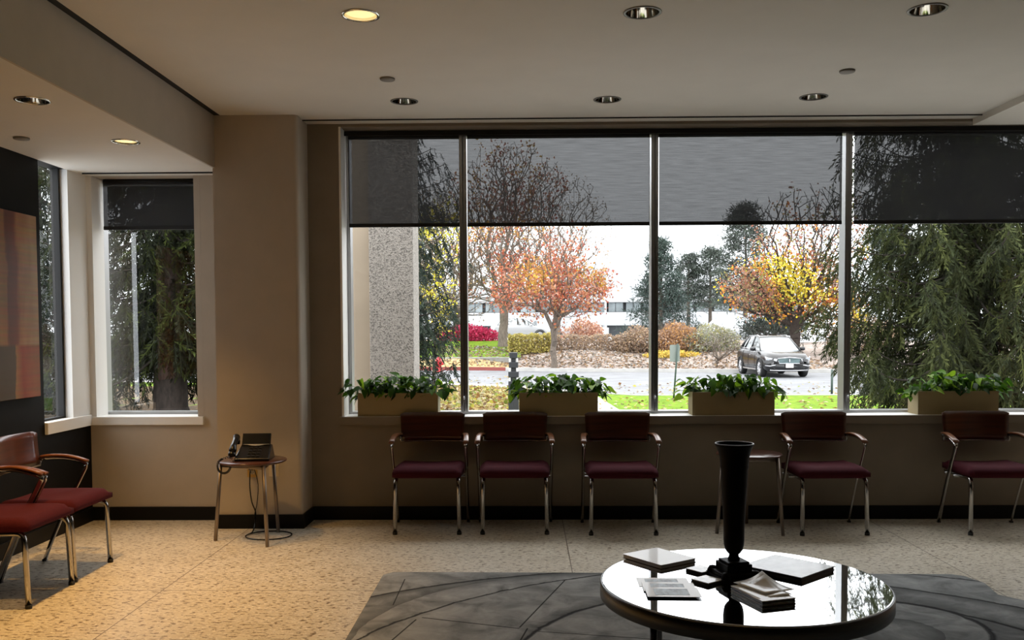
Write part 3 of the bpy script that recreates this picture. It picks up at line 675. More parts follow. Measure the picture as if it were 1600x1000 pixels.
m = MB(); m.add([(-0.075, -0.003, 0.0), (0.10, -0.003, 0.0), (0.07, -0.003, -0.002), (0.035, -0.003, -0.010), (0.01, -0.003, -0.012), (-0.02, -0.003, -0.010), (-0.05, -0.003, -0.002)], [(0, 6, 5, 4, 3, 2, 1)]); m.box(-0.075, 0.10, -0.004, 0.0, 0.0, 0.004)
o = m.build('silver_strip', M['silver'], ph); o.location = (0.005, 0.047, 0.094); o.rotation_euler = (-0.9, 0, 0)
m = MB()
for i in range(4):
    for j in range(3): m.box(-0.02+j*0.03, 0.0+j*0.03, -0.08+i*0.03, -0.065+i*0.03, 0.028+0.0145*i, 0.037+0.0145*i)
m.build('keypad', M['blackmatte'], ph, 0.002)
m = MB(); hp = [(-0.115, -0.07, 0.055), (-0.115, -0.06, 0.075), (-0.118, -0.02, 0.10), (-0.12, 0.04, 0.125), (-0.122, 0.075, 0.14), (-0.122, 0.09, 0.125)]
m.tube(hp, [0.022, 0.026, 0.019, 0.018, 0.026, 0.022], 12); m.lathe([(0.024, 0), (0.026, 0.02), (0.02, 0.035)], c=(-0.118, -0.07, 0.03), n=16); m.lathe([(0.024, 0), (0.026, 0.02), (0.02, 0.035)], c=(-0.124, 0.085, 0.095), n=16)
m.build('handset', M['blackplastic'], ph)
def helix(path, r, turns):
    P_ = [Vector(p) for p in path]; out = []; n = turns*8; L_ = len(P_)-1
    for i in range(n+1):
        t = i/n*L_; k = min(int(t), L_-1); p = P_[k].lerp(P_[k+1], t-k); d_ = (P_[k+1]-P_[k]).normalized()
        u = d_.cross(Vector((0, 1, 0.01))).normalized(); v = d_.cross(u); a = 2*PI*i/8
        out.append(p+u*r*math.cos(a)+v*r*math.sin(a))
    return out
cp = []
for i in range(15):
    a = math.radians(100+i*18.5); cp.append((-0.155+0.042*math.cos(a), -0.14, -0.022+0.048*math.sin(a)))
cp = [(-0.118, -0.075, 0.02), (-0.13, -0.11, 0.035)]+cp+[(-0.09, -0.13, 0.014), (-0.06, -0.105, 0.012)]
m = MB(); m.tube(helix(cp, 0.0065, 46), 0.0022, 5); m.build('handset_cord', M['blackplastic'], ph)
# outlets + cables on the column
def outlet(x, z, plate_m, label, plug):
    o = empty('wall_outlet', (x, 6.5, z)); tag(o, label, 'outlet', 'electrical outlets on the column')
    bx('cover_plate', plate_m, (-0.036, 0.036, -0.006, -0.0003, -0.057, 0.057), o, 0.003)
    for q in (-0.022, 0.022):
        m = MB(); m.box(-0.017, 0.017, -0.0085, -0.006, q-0.014, q+0.014); s_ = m.build('socket', M['ivory'], o, 0.002)
        m = MB(); m.box(-0.009, -0.006, -0.0095, -0.0085, q-0.004, q+0.007); m.box(0.006, 0.009, -0.0095, -0.0085, q-0.004, q+0.007); m.lathe([(0.003, 0), (0.003, 0.001)], c=(0, 0, 0), n=8)
        m.v[16:] = [(x_, -0.0085-z_, q-0.009+y_) for x_, y_, z_ in m.v[16:]]
        m.build('socket_slots', M['blackmatte'], s_)
outlet(-1.955, 0.425, M['brass'], 'brass outlet plate on the column with a plug and cables, behind the side table', True)
outlet(-1.800, 0.430, M['ivory'], 'pale outlet plate on the column, right of the brass one', False)
m = MB(); m.box(-1.972, -1.938, 6.455, 6.4905, 0.425, 0.465); pl = empty('telephone_cable', (0, 0, 0)); tag(pl, 'thin black cable hanging from the brass outlet and coiled on the floor', 'cable')
m.build('plug', M['blackplastic'], pl, 0.004)
m = MB(); pts = [(-1.955, 6.46, 0.435), (-1.955, 6.44, 0.40), (-1.957, 6.44, 0.30), (-1.945, 6.44, 0.20), (-1.92, 6.44, 0.13), (-1.918, 6.42, 0.06), (-1.918, 6.36, 0.008)]
for i in range(22):
    a = math.radians(170+i*17); pts.append((-1.775+0.155*math.cos(a), 6.20+0.135*math.sin(a)+0.05, 0.006))
def smooth_path(P_, k=4):
    P_ = [Vector(p) for p in P_]; out = []
    for i in range(len(P_)-1):
        p0, p1, p2, p3 = P_[max(i-1, 0)], P_[i], P_[i+1], P_[min(i+2, len(P_)-1)]
        for j in range(k):
            t = j/k; out.append(0.5*((2*p1)+(-p0+p2)*t+(2*p0-5*p1+4*p2-p3)*t*t+(-p0+3*p1-3*p2+p3)*t**3))
    out.append(P_[-1]); return out
m.tube(smooth_path(pts), 0.0045, 6); m.build('floor_cord', M['blackplastic'], pl)
m = MB(); m.tube(smooth_path([(-1.90, 6.24, 0.52), (-1.895, 6.34, 0.45), (-1.89, 6.41, 0.33), (-1.905, 6.43, 0.2), (-1.925, 6.44, 0.12), (-1.922, 6.42, 0.07)]), 0.003, 6); m.build('phone_cord', M['blackplastic'], pl)

# ---- painting on the black wall
art = empty('abstract_painting', (XL, 5.35, 1.575), 0); tag(art, 'unframed abstract canvas of red, orange and tan blocks on the black wall', 'painting')
def art_mat():
    m = D.materials.new('painted canvas'); m.use_nodes = True; N, L = nt(m); b = N['Principled BSDF']
    t = N.new('ShaderNodeTexCoord'); mp = N.new('ShaderNodeMapping'); L.new(t.outputs['Object'], mp.inputs[0])
    sp = N.new('ShaderNodeSeparateXYZ'); L.new(t.outputs['Object'], sp.inputs[0])
    n = N.new('ShaderNodeTexNoise'); n.inputs['Scale'].default_value = 3.2; n.inputs['Detail'].default_value = 6; L.new(mp.outputs[0], n.inputs['Vector']); mp.inputs['Scale'].default_value = (1, 2.2, 1)
    n2 = N.new('ShaderNodeTexNoise'); n2.inputs['Scale'].default_value = 2; n2.inputs['Detail'].default_value = 5; mp2 = N.new('ShaderNodeMapping'); mp2.inputs['Scale'].default_value = (1, 1, 22); L.new(t.outputs['Object'], mp2.inputs[0]); L.new(mp2.outputs[0], n2.inputs['Vector'])
    # vertical bands along the wall (Y)
    r = N.new('ShaderNodeValToRGB'); r.color_ramp.interpolation = 'LINEAR'; els = r.color_ramp.elements
    mr = N.new('ShaderNodeMapRange'); L.new(sp.outputs['Y'], mr.inputs[0]); mr.inputs['From Min'].default_value = -0.7; mr.inputs['From Max'].default_value = 0.7
    ad = N.new('ShaderNodeMath'); ad.operation = 'MULTIPLY_ADD'; L.new(n.outputs['Fac'], ad.inputs[0]); ad.inputs[1].default_value = 0.10; L.new(mr.outputs[0], ad.inputs[2]); L.new(ad.outputs[0], r.inputs[0])
    stops = [(0.0, (0.30, 0.12, 0.04)), (0.3, (0.45, 0.22, 0.08)), (0.60, (0.22, 0.05, 0.02)), (0.72, (0.42, 0.22, 0.08)), (0.775, (0.40, 0.17, 0.06)), (0.79, (0.13, 0.012, 0.012)), (0.86, (0.22, 0.03, 0.02)), (0.89, (0.48, 0.20, 0.08)), (1.0, (0.62, 0.40, 0.22))]
    els[0].position = 0; els[0].color = (*stops[0][1], 1); els[1].position = 1; els[1].color = (*stops[-1][1], 1)
    for p, c in stops[1:-1]: e = els.new(p); e.color = (*c, 1)
    lowr = N.new('ShaderNodeValToRGB'); le = lowr.color_ramp.elements; le[0].position = 0.7; le[0].color = (0.02, 0.025, 0.02, 1); le[1].position = 1; le[1].color = (0.42, 0.12, 0.05, 1)
    for p, c in ((0.83, (0.03, 0.03, 0.025)), (0.84, (0.40, 0.20, 0.06)), (0.90, (0.34, 0.03, 0.015))): e = le.new(p); e.color = (*c, 1)
    L.new(ad.outputs[0], lowr.inputs[0])
    st = N.new('ShaderNodeMapRange'); L.new(sp.outputs['Z'], st.inputs[0]); st.inputs['From Min'].default_value = -0.26; st.inputs['From Max'].default_value = -0.24
    mx = N.new('ShaderNodeMix'); mx.data_type = 'RGBA'; L.new(st.outputs[0], mx.inputs[0]); L.new(lowr.outputs[0], mx.inputs[6]); L.new(r.outputs[0], mx.inputs[7])
    m2 = N.new('ShaderNodeMix'); m2.data_type = 'RGBA'; m2.blend_type = 'OVERLAY'; m2.inputs[0].default_value = 0.55; L.new(mx.outputs[2], m2.inputs[6]); L.new(n2.outputs['Color'], m2.inputs[7])
    m3 = N.new('ShaderNodeMix'); m3.data_type = 'RGBA'; m3.blend_type = 'MULTIPLY'; m3.inputs[0].default_value = 0.5; L.new(m2.outputs[2], m3.inputs[6]); L.new(n.outputs['Fac'], m3.inputs[7])
    m4 = N.new('ShaderNodeMix'); m4.data_type = 'RGBA'; m4.blend_type = 'MIX'; m4.inputs[0].default_value = 0.28; L.new(m3.outputs[2], m4.inputs[6]); m4.inputs[7].default_value = (0.16, 0.10, 0.06, 1)
    L.new(m4.outputs[2], b.inputs['Base Color']); b.inputs['Roughness'].default_value = 0.5
    return m
bx('canvas', art_mat(), (0.004, 0.035, -0.70, 0.69, -0.59, 0.59), art, 0.003)

# ---- rug
m = MB(); pts = [(-0.82, 2.2), (-0.825, 5.20), (-0.775, 5.262), (2.40, 5.205), (2.46, 5.16), (2.50, 5.02), (2.46, 4.80), (2.60, 4.62), (2.85, 4.50), (2.95, 4.3), (2.95, 2.2)]
m.prism(pts, 0.0005, 0.012); o = m.build('area_rug', M['rug'], None, 0.003); tag(o, 'large grey area rug with carved curved lines under the round table', 'rug')

# ---- coffee table
TC = (0.825, 3.51); TZ = 0.435
t = empty('coffee_table', (TC[0], TC[1], 0.012)); tag(t, 'round mirror-topped coffee table with dark steel rim on the grey rug', 'table')
h = TZ-0.012
m = MB(); m.lathe([(0, h-0.010), (0.536, h-0.010), (0.536, h-0.001), (0.534, h), (0, h)], n=96, smooth=False); m.build('mirror_top', M['mirror'], t)
m = MB(); m.lathe([(0.525, h-0.062), (0.542, h-0.062), (0.544, h-0.058), (0.544, h-0.006), (0.541, h-0.002), (0.5365, h-0.002), (0.5365, h-0.0105), (0.525, h-0.0105), (0.525, h-0.062)], n=96); m.f = [f for f in m.f if len(f) == 4]; m.sm = m.sm[:len(m.f)]; m.build('steel_rim', M['steel'], t)
m = MB(); m.lathe([(0, h-0.040), (0.524, h-0.040), (0.524, h-0.0105), (0, h-0.0105)], n=64); m.build('underframe', M['blackmatte'], t)
for a in (35, 60, 125, 150, 215, 240, 305, 330)[::2]:
    a = math.radians(a); m = MB(); m.tube([(0.46*math.cos(a), 0.46*math.sin(a), h-0.0402), (0.46*math.cos(a), 0.46*math.sin(a), 0.0)], 0.013, 12); m.build('leg', M['steel'], t)

# ---- vase
v = empty('trumpet_vase', (0.805, 3.57, TZ), math.radians(0)); tag(v, 'tall black trumpet vase on square foot, centre of the coffee table', 'vase')
prof = [(0.0, 0.0705), (0.022, 0.0705), (0.024, 0.075), (0.020, 0.083), (0.018, 0.092), (0.026, 0.10), (0.034, 0.112), (0.0385, 0.13), (0.040, 0.15), (0.040, 0.20), (0.044, 0.28), (0.0485, 0.36), (0.0515, 0.425), (0.054, 0.436), (0.053, 0.444), (0.056, 0.47), (0.062, 0.495), (0.069, 0.513), (0.0745, 0.521), (0.0745, 0.524), (0.070, 0.524), (0.063, 0.508), (0.055, 0.47), (0.045, 0.40), (0.035, 0.20), (0.0, 0.14)]
MB().lathe(prof, n=48).build('vase_body', M['vase'], v)
MB().lathe([(0.0700, 0.5242), (0.0746, 0.5242), (0.0746, 0.5262), (0.0700, 0.5262), (0.0700, 0.5242)], n=48).build('vase_rim', M['vase_in'], v)
m = MB()
def rot_sq(s_, z0, z1, a=0.25):
    m.prism([(s_*1.414*math.cos(a+PI/4+k*PI/2), s_*1.414*math.sin(a+PI/4+k*PI/2)) for k in range(4)], z0, z1)
rot_sq(0.080, 0.0, 0.014); rot_sq(0.072, 0.014, 0.030); rot_sq(0.052, 0.030, 0.060); rot_sq(0.044, 0.060, 0.070)
for k in range(4):
    a = 0.25+PI/4+k*PI/2; m.lathe([(0.02, 0.0), (0.022, 0.02), (0.014, 0.036), (0, 0.04)], c=(0.085*math.cos(a), 0.085*math.sin(a), 0.0), n=12)
m.build('square_foot', M['vase'], v, 0.002)

# ---- reading matter on the table
def slab(name, corners, layers, label, cat, group=None, rootz=TZ):
    cx_ = sum(p[0] for p in corners)/4; cy_ = sum(p[1] for p in corners)/4
    r = empty(name, (cx_, cy_, rootz)); tag(r, label, cat, group)
    for pn, mm, z0, z1, inset, dz in layers:
        pts_ = [((x-cx_)*(1-inset), (y-cy_)*(1-inset)) for x, y in corners]
        m = MB(); m.prism(pts_, z0, z1); m.build(pn, mm, r, 0.0008)
    return r
def quad(c, w_, d_, a):
    ca, sa = math.cos(a), math.sin(a)
    return [(c[0]+x*ca-y*sa, c[1]+x*sa+y*ca) for x, y in ((-w_/2, -d_/2), (w_/2, -d_/2), (w_/2, d_/2), (-w_/2, d_/2))]
slab('hardcover_book', quad((0.553, 3.842), 0.235, 0.20, -0.95), [('back_cover', M['bookdark'], 0, 0.002, 0, 0), ('pages', M['paper'], 0.002, 0.016, 0.03, 0), ('front_cover', M['paper'], 0.016, 0.018, 0, 0)], 'white-covered book at the far left of the table top', 'book')
slab('hardcover_book', quad((1.048, 3.688), 0.255, 0.27, 0.76), [('back_cover', M['bookdark'], 0, 0.002, 0, 0), ('pages', M['bookdark'], 0.002, 0.014, 0.02, 0), ('front_cover', M['paper_grey'], 0.014, 0.017, 0, 0)], 'large grey-covered book right of the vase', 'book')
slab('coaster_stack', quad((0.694, 3.66), 0.085, 0.085, -0.9), [('coaster', M['bookdark'], 0, 0.004, 0, 0), ('coaster', M['bookdark'], 0.0045, 0.0085, 0.02, 0), ('coaster', M['cork'], 0.009, 0.012, 0, 0)], 'small stack of pale coasters, the one farther from the viewer', 'coasters', 'coasters beside the vase')
slab('coaster_stack', quad((0.687, 3.50), 0.085, 0.085, -0.9), [('coaster', M['bookdark'], 0, 0.004, 0, 0), ('coaster', M['bookdark'], 0.0045, 0.0085, 0.02, 0), ('coaster', M['cork'], 0.009, 0.013, 0, 0)], 'small stack of pale coasters, the one nearer the viewer', 'coasters', 'coasters beside the vase')
def brochure_mat():
    m = D.materials.new('brochure print'); m.use_nodes = True; N, L = nt(m); b = N['Principled BSDF']
    tcn = N.new('ShaderNodeTexCoord'); n = N.new('ShaderNodeTexNoise'); n.inputs['Scale'].default_value = 18; n.inputs['Detail'].default_value = 6; mp = N.new('ShaderNodeMapping'); mp.inputs['Scale'].default_value = (2, 0.7, 1)
    L.new(tcn.outputs['Object'], mp.inputs[0]); L.new(mp.outputs[0], n.inputs[0]); r = N.new('ShaderNodeValToRGB'); L.new(n.outputs[0], r.inputs[0])
    r.color_ramp.elements[0].position = 0.35; r.color_ramp.elements[0].color = (0.04, 0.045, 0.05, 1); r.color_ramp.elements[1].position = 0.62; r.color_ramp.elements[1].color = (0.36, 0.46, 0.55, 1)
    L.new(r.outputs[0], b.inputs['Base Color']); b.inputs['Roughness'].default_value = 0.4; return m
M['brochure'] = brochure_mat()
for i, (c, a, t_) in enumerate((((0.520, 3.50), -0.02, 'folded brochure under the other two, at the back'), ((0.530, 3.425), -0.05, 'folded brochure in the middle of the fan of three'), ((0.532, 3.345), -0.03, 'folded brochure with dark photo, nearest of the three'))):
    z_ = TZ+0.0015*(2-i)*0+i*0.0030
    r = slab('brochure', quad(c, 0.195, 0.125, a), [('sheet', M['paper'], 0.0003, 0.0014, 0, 0)], t_, 'brochure', 'brochures fanned out on the table', z_)
    q = MB(); q.prism(quad((-0.005, 0.0), 0.125, 0.082, a), 0.0015, 0.0019); q.build('printed_photo', M['brochure'], r)
r = slab('magazine_stack', quad((0.848, 3.30), 0.135, 0.21, 0.32), [('magazine', M['bookdark'], 0, 0.004, 0, 0), ('magazine', M['paper'], 0.004, 0.008, 0.02, 0), ('magazine', M['brochure'], 0.008, 0.012, 0.0, 0), ('magazine', M['bookdark'], 0.012, 0.018, 0.02, 0), ('magazine', M['paper'], 0.018, 0.022, 0.0, 0)], 'stack of magazines in front of the vase with loose curled papers on top', 'magazines')
rng = np.random.default_rng(5)
for k, (c, a, dz) in enumerate((((0.0, 0.01), 0.36, 0.0235), ((0.02, 0.06), 0.5, 0.026))):
    V = []; n = 8
    for j in range(n+1):
        for i in range(n+1):
            u, v_ = i/n-0.5, j/n-0.5; x, y = u*0.14, v_*0.17
            V.append((c[0]+x*math.cos(a)-y*math.sin(a), c[1]+x*math.sin(a)+y*math.cos(a), dz+0.007*max(0, u+v_-0.3)*6*(abs(u+v_))+0.002*math.sin(5*u+3*k)))
    m = MB(); m.add(V, [(j*(n+1)+i, j*(n+1)+i+1, (j+1)*(n+1)+i+1, (j+1)*(n+1)+i) for j in range(n) for i in range(n)], True); o = m.build('loose_paper', M['paper'], r); s_ = o.modifiers.new('s', 'SOLIDIFY'); s_.thickness = 0.0006

# ---- planters with pothos on the sill
LV = []
# leaf template: heart shape, folded along the midrib, drooping at the tip (length 1 along -Z... base at origin)
outl = [(0.0, 0.0), (0.17, 0.05), (0.30, -0.06), (0.33, -0.25), (0.27, -0.48), (0.15, -0.75), (0.0, -1.0)]
for x, z in outl: LV.append((x, 0.22*x+0.16*(z*z)*0+0.0, z))
mid = [(0.0, -0.0), (0.0, -0.2), (0.0, -0.5), (0.0, -0.8), (0.0, -1.0)]
tv = [(x, 0.28*abs(x)-0.18*z*z, z) for x, z in outl]+[(-x, 0.28*abs(x)-0.18*z*z, z) for x, z in outl[1:-1]]+[(0, -0.18*z*z, z) for z in (-0.25, -0.5, -0.75)]
# indices: right 0..6, left 7..11 (mirrors 1..5), mid 12,13,14
tf = [(0, 1, 2, 12), (12, 2, 3, 12), (12, 3, 4, 13), (13, 4, 5, 14), (14, 5, 6, 6), (0, 12, 7, 7), (12, 8, 7, 7), (12, 9, 8, 8), (12, 13, 10, 9), (13, 14, 11, 10), (14, 6, 11, 11)]
tf3 = []
for f in tf:
    u = []
    for i in f:
        if i not in u: u.append(i)
    if len(u) == 3: tf3.append(tuple(u))
    elif len(u) == 4: tf3 += [(u[0], u[1], u[2]), (u[0], u[2], u[3])]
def planter(x0, x1, label, seed):
    W = x1-x0; cx_ = (x0+x1)/2; r = empty('planter', (cx_, 6.895, 0.7703)); tag(r, label, 'planter', 'rectangular planters of pothos on the long sill')
    hw = W/2; H = 0.172; dp = 0.09; th = 0.012
    m = MB(); m.box(-hw, hw, -dp, -dp+th, 0, H); m.box(-hw, hw, dp-th, dp, 0, H); m.box(-hw, -hw+th, -dp+th, dp-th, 0, H); m.box(hw-th, hw, -dp+th, dp-th, 0, H); m.box(-hw+th, hw-th, -dp+th, dp-th, 0, 0.01)
    m.build('planter_box', M['planter'], r)
    bx('soil', M['soil'], (-hw+th, hw-th, -dp+th, dp-th, 0.0105, H-0.02), r)
    rng = np.random.default_rng(seed); n = 230
    bx_ = rng.uniform(-hw*0.98, hw*0.98, n); by_ = rng.uniform(-dp*0.8, dp*0.7, n)
    T = []; dirs = []; sm = MB(); S = []
    for i in range(n):
        e = bx_[i]/hw; edge = max(0, abs(e)-0.45)*2
        h = rng.uniform(0.01, 0.135)*(1.0-0.25*abs(e)); front = rng.random() < 0.34
        out = np.array([math.copysign(edge**1.0, e)*rng.uniform(0.02, 0.105) if abs(e) > 0.45 else rng.normal()*0.02, (-0.045 if front else 0.0)+rng.normal()*0.028, h])
        if rng.random() < 0.22 and abs(e) > 0.6: out = np.array([math.copysign(rng.uniform(0.06, 0.10), e), rng.normal()*0.03, rng.uniform(-0.035, 0.03)])
        if front and rng.random() < 0.30: out[1] = -0.028-rng.random()*0.012; out[2] = rng.uniform(0.0, 0.03)
        p0 = Vector((bx_[i]*0.85, by_[i]*0.6, H-0.02)); p1 = Vector((bx_[i], by_[i], H))+Vector(out)
        lim = 0.055 - (0.0)
        p1.y = min(p1.y, lim)
        T.append(tuple(p1)); d_ = np.array([out[0]*6+rng.normal()*0.5, -0.25+out[1]*5+rng.normal()*0.5, -0.45+rng.normal()*0.35]); 
        if p1.y > 0.03: d_[1] = -abs(d_[1])
        dirs.append(d_); S.append(rng.uniform(0.05, 0.088))
        if i % 3 == 0: sm.tube([p0, p0.lerp(p1, 0.5)+Vector((0, 0, 0.015)), p1], 0.0018, 5)
    R = frames(np.array(dirs), roll=rng.normal(0, 0.5, n)+0.0)
    # turn the leaf faces upward/outward
    V, F = scatter(tv, tf3, R, S, T)
    V[:, 1] = np.minimum(V[:, 1], 0.098)
    # keep the leaves above the sill and outside the box faces
    base = np.array([(0.03, 0.085, 0.006), (0.05, 0.13, 0.008), (0.09, 0.21, 0.010), (0.22, 0.38, 0.02), (0.022, 0.06, 0.006)])
    cl = jitter_cols(rng, base, n, 0.25); C = np.repeat(cl, len(tf3), axis=0)
    fo = fast_mesh('foliage', V, F, M['pothos'], r, C, True)
    sm.build('stems', M['stem'], fo)
planter(-1.254, -0.656, 'cream planter of pothos at the left end of the long sill', 1)
planter(-0.055, 0.527, 'cream planter of pothos second from left, below the orange tree', 2)
planter(1.224, 1.828, 'cream planter of pothos third from left, below the parked black car', 3)
planter(2.878, 3.466, 'cream planter of pothos at the right, in front of the big spruce', 4)
# ================================================================== OUTSIDE
def strip(name, ylo, yhi, x0, x1, nx, ny, zf, m_, kind='structure'):
    V = []; F = []
    for j in range(ny+1):
        for i in range(nx+1):
            x = x0+(x1-x0)*i/nx; a, b = ylo(x), yhi(x); y = a+(b-a)*j/ny; V.append((x, y, zf(x, y)))
    for j in range(ny):
        for i in range(nx): a = j*(nx+1)+i; F.append((a, a+1, a+nx+2, a+nx+1))
    o = fast_mesh(name, V, F, m_, smooth=True)
    if kind: o['kind'] = kind
    return o
def lerp(a, b, t): return a+(b-a)*t
def pw(x, pts):
    if x <= pts[0][0]: return pts[0][1]
    for (xa, ya), (xb, yb) in zip(pts, pts[1:]):
        if x <= xb: return lerp(ya, yb, (x-xa)/(xb-xa))
    return pts[-1][1]
near_edge = lambda x: pw(x, [(-20, 35), (-3.5, 32), (-0.5, 30.0), (1.2, 27), (3, 25.2), (30, 24.5)])
far_edge = lambda x: pw(x, [(-25, 47), (-2, 44.5), (2, 42.5), (12, 40.5), (40, 39.5)])
zl = lambda x, y: pw(y, [(7.4, -0.14), (25, -0.38), (36, -0.40)])
def zb(x, y):      # bank beyond the road
    t = y-far_edge(x)
    return -0.36+0.60*min(1, max(0, t)/7.5)**1.2+0.5*min(1, max(0, t-7.5)/6)+0.10*math.sin(x*0.7)*min(1, t/3)
def in_mound(x, y): return 0
strip('bounce_apron', lambda x: 7.20, lambda x: 13.2, -30, 30, 30, 6, lambda x, y: zl(x, y)+0.01, M['kerb'])  # unseen pale strip added so ground light bounces neutral into the room
strip('lawn', lambda x: 7.20, near_edge, -30, 30, 60, 20, zl, M['grass'])
strip('road', lambda x: near_edge(x)-0.0, lambda x: far_edge(x)+0.05, -60, 60, 60, 4, lambda x, y: -0.50, M['asphalt'])
strip('bank', lambda x: far_edge(x)+0.15, lambda x: far_edge(x)+14, -4, 60, 90, 24, zb, M['mulch'])
strip('bank.001', lambda x: far_edge(x)+0.15, lambda x: far_edge(x)+14, -60, -4, 90, 24, lambda x, y: zb(x, y), M['leaflawn'])
strip('distant_ground', lambda x: far_edge(x)+13.9, lambda x: 260, -160, 200, 10, 4, lambda x, y: 0.72, M['farground'])
def kerb(name, edge, off, x0, x1, z0, z1, m_, n=40, w_=0.16):
    m = MB()
    V = []; F = []
    for i in range(n+1):
        x = x0+(x1-x0)*i/n; y = edge(x)+off; V += [(x, y, z0), (x, y+w_, z0), (x, y+w_, z1), (x, y, z1)]
    for i in range(n):
        a = i*4; b = a+4
        for k in range(4): l = (k+1) % 4; F.append((a+k, a+l, b+l, b+k))
    F += [(3, 2, 1, 0), (n*4, n*4+1, n*4+2, n*4+3)]
    m.add(V, F); return m.build(name, m_, kind='structure')
kerb('kerb', near_edge, -0.08, -30, 30, -0.55, -0.36, M['kerb'])
kerb('kerb.001', far_edge, 0.0, -1.0, 50, -0.55, -0.34, M['kerb'])
kerb('kerb.002', far_edge, 0.0, -40, -1.0, -0.55, -0.34, M['redkerb'])
# concrete path and pale gutter strip
strip('path', lambda x: near_edge(x)-0.85, lambda x: near_edge(x)-0.09, -30, 1.2, 30, 1, lambda x, y: zl(x, y)+0.012, M['path'])
m = MB(); m.add([(1.05, 12, zl(0, 12)+0.012), (2.1, 12, zl(0, 12)+0.012), (1.9, 24.9, zl(0, 24.9)+0.012), (3.0-2.0, 27.0, zl(0, 27)+0.012)], [(0, 1, 2, 3)]); m.build('path.001', M['path'], kind='structure')
# mulch bed round the trunks on the left
strip('planting_bed', lambda x: 13.3, lambda x: 30.5, -26, -4.4, 24, 12, lambda x, y: zl(x, y)+0.015+0.02*math.sin(x*3+y), M['darkmulch'])
# retaining wall
m = MB(); m.prism([(-14, 47.3), (-0.45, 46.6), (-0.45, 46.9), (-14, 47.6)], -0.5, 0.07); m.build('retaining_wall', M['conc_wall'], kind='structure', bevel=0.02)
strip('grass_rise', lambda x: 47.4, lambda x: 62, -40, -0.3, 24, 10, lambda x, y: 0.05+0.75*min(1, (y-47.4)/9), M['grass'])
def zm(x, y): return -0.36+ (0.40*min(1, (y-far_edge(x))/2.2))*min(1, max(0, (-0.2-x)/2.4))
strip('leaf_bank', lambda x: far_edge(x)+0.16, lambda x: 46.75, -30, -0.15, 30, 8, zm, M['leaflawn'])
# parking line marks
for a, b in (((12.4, 31.5), (11.0, 25.8)), ((15.4, 31.5), (14.0, 25.8)), ((9.0, 27.2), (11.3, 27.0))):
    dx, dy = b[0]-a[0], b[1]-a[1]; ln = math.hypot(dx, dy); nx, ny = -dy/ln*0.06, dx/ln*0.06
    m = MB(); m.add([(a[0]+nx, a[1]+ny, -0.495), (a[0]-nx, a[1]-ny, -0.495), (b[0]-nx, b[1]-ny, -0.495), (b[0]+nx, b[1]+ny, -0.495)], [(0, 1, 2, 3)]); m.build('parking_line', M['linepaint'], kind='structure')

# building corner pier outside the left pane
pr = empty('concrete_pier', (-1.25, 8.75, -0.2)); tag(pr, 'exposed aggregate concrete pier outside the left pane of the window', 'pier')
m = MB(); m.box(-0.205, 0.205, -0.2, 0.25, 0, 4.2); m.build('aggregate_shaft', M['aggregate'], pr, 0.008)
m = MB(); m.box(-0.43, -0.206, -0.14, 0.25, 0, 4.2); m.build('buff_return', M['smooth_conc'], pr, 0.006)

# ---- scattered leaves on the near lawn
rng = np.random.default_rng(11)
leafq = [(0, 0, 0), (0.35, 0.10, -0.45), (0, 0.0, -1), (-0.35, 0.10, -0.45)]
AUT = np.array([(0.32, 0.22, 0.09), (0.42, 0.33, 0.14), (0.22, 0.11, 0.04), (0.38, 0.34, 0.06), (0.13, 0.07, 0.03), (0.46, 0.40, 0.25), (0.16, 0.20, 0.03)])
def ground_leaves(name, n, xf, yf, zf, size, label, cols=AUT):
    xs = xf(n); ys = yf(n, xs); T = np.array([(x, y, zf(x, y)+0.02) for x, y in zip(xs, ys)])
    d_ = rng.normal(size=(n, 3)); d_[:, 2] = d_[:, 2]*0.25-0.02
    R = frames(d_, roll=rng.normal(0, 0.5, n)); V, F = scatter(leafq, [(0, 1, 2, 3)], R, rng.uniform(0.6, 1.2, n)*size, T)
    o = fast_mesh(name, V, F, M['leaf'], None, jitter_cols(rng, cols, n)); tag(o, label, 'leaves', kind='stuff'); return o
def yb_(n, xs): return np.array([14+rng.random()**1.0*(near_edge(x)-1.2-14) for x in xs])
ground_leaves('fallen_leaves', 15000, lambda n: rng.uniform(-3.0, 0.6, n), yb_, zl, 0.14, 'tan and yellow fallen leaves over the lawn near the left panes')
ground_leaves('fallen_leaves', 1400, lambda n: rng.uniform(0.8, 13, n), yb_, zl, 0.12, 'sparse fallen leaves on the green lawn outside the middle panes')
ground_leaves('fallen_leaves', 6500, lambda n: rng.uniform(-5, 14, n), lambda n, xs: np.array([far_edge(x)+0.3+rng.random()*8 for x in xs]), lambda x, y: max(zb(x, y), zm(x, y) if x < -0.15 and y < 46.7 else -1, (0.05+0.75*min(1, (y-47.4)/9)) if x < -0.3 and y > 47.4 else -1), 0.17, 'brown fallen leaves on the far bank across the road', np.array([(0.24, 0.14, 0.07), (0.30, 0.21, 0.12), (0.17, 0.11, 0.07), (0.28, 0.27, 0.25), (0.10, 0.08, 0.06)]))
ground_leaves('fallen_leaves', 900, lambda n: rng.uniform(-3, 16, n), lambda n, xs: np.array([near_edge(x)+rng.random()**2*8 for x in xs]), lambda x, y: -0.5, 0.13, 'a few leaves blown along the asphalt road', AUT)

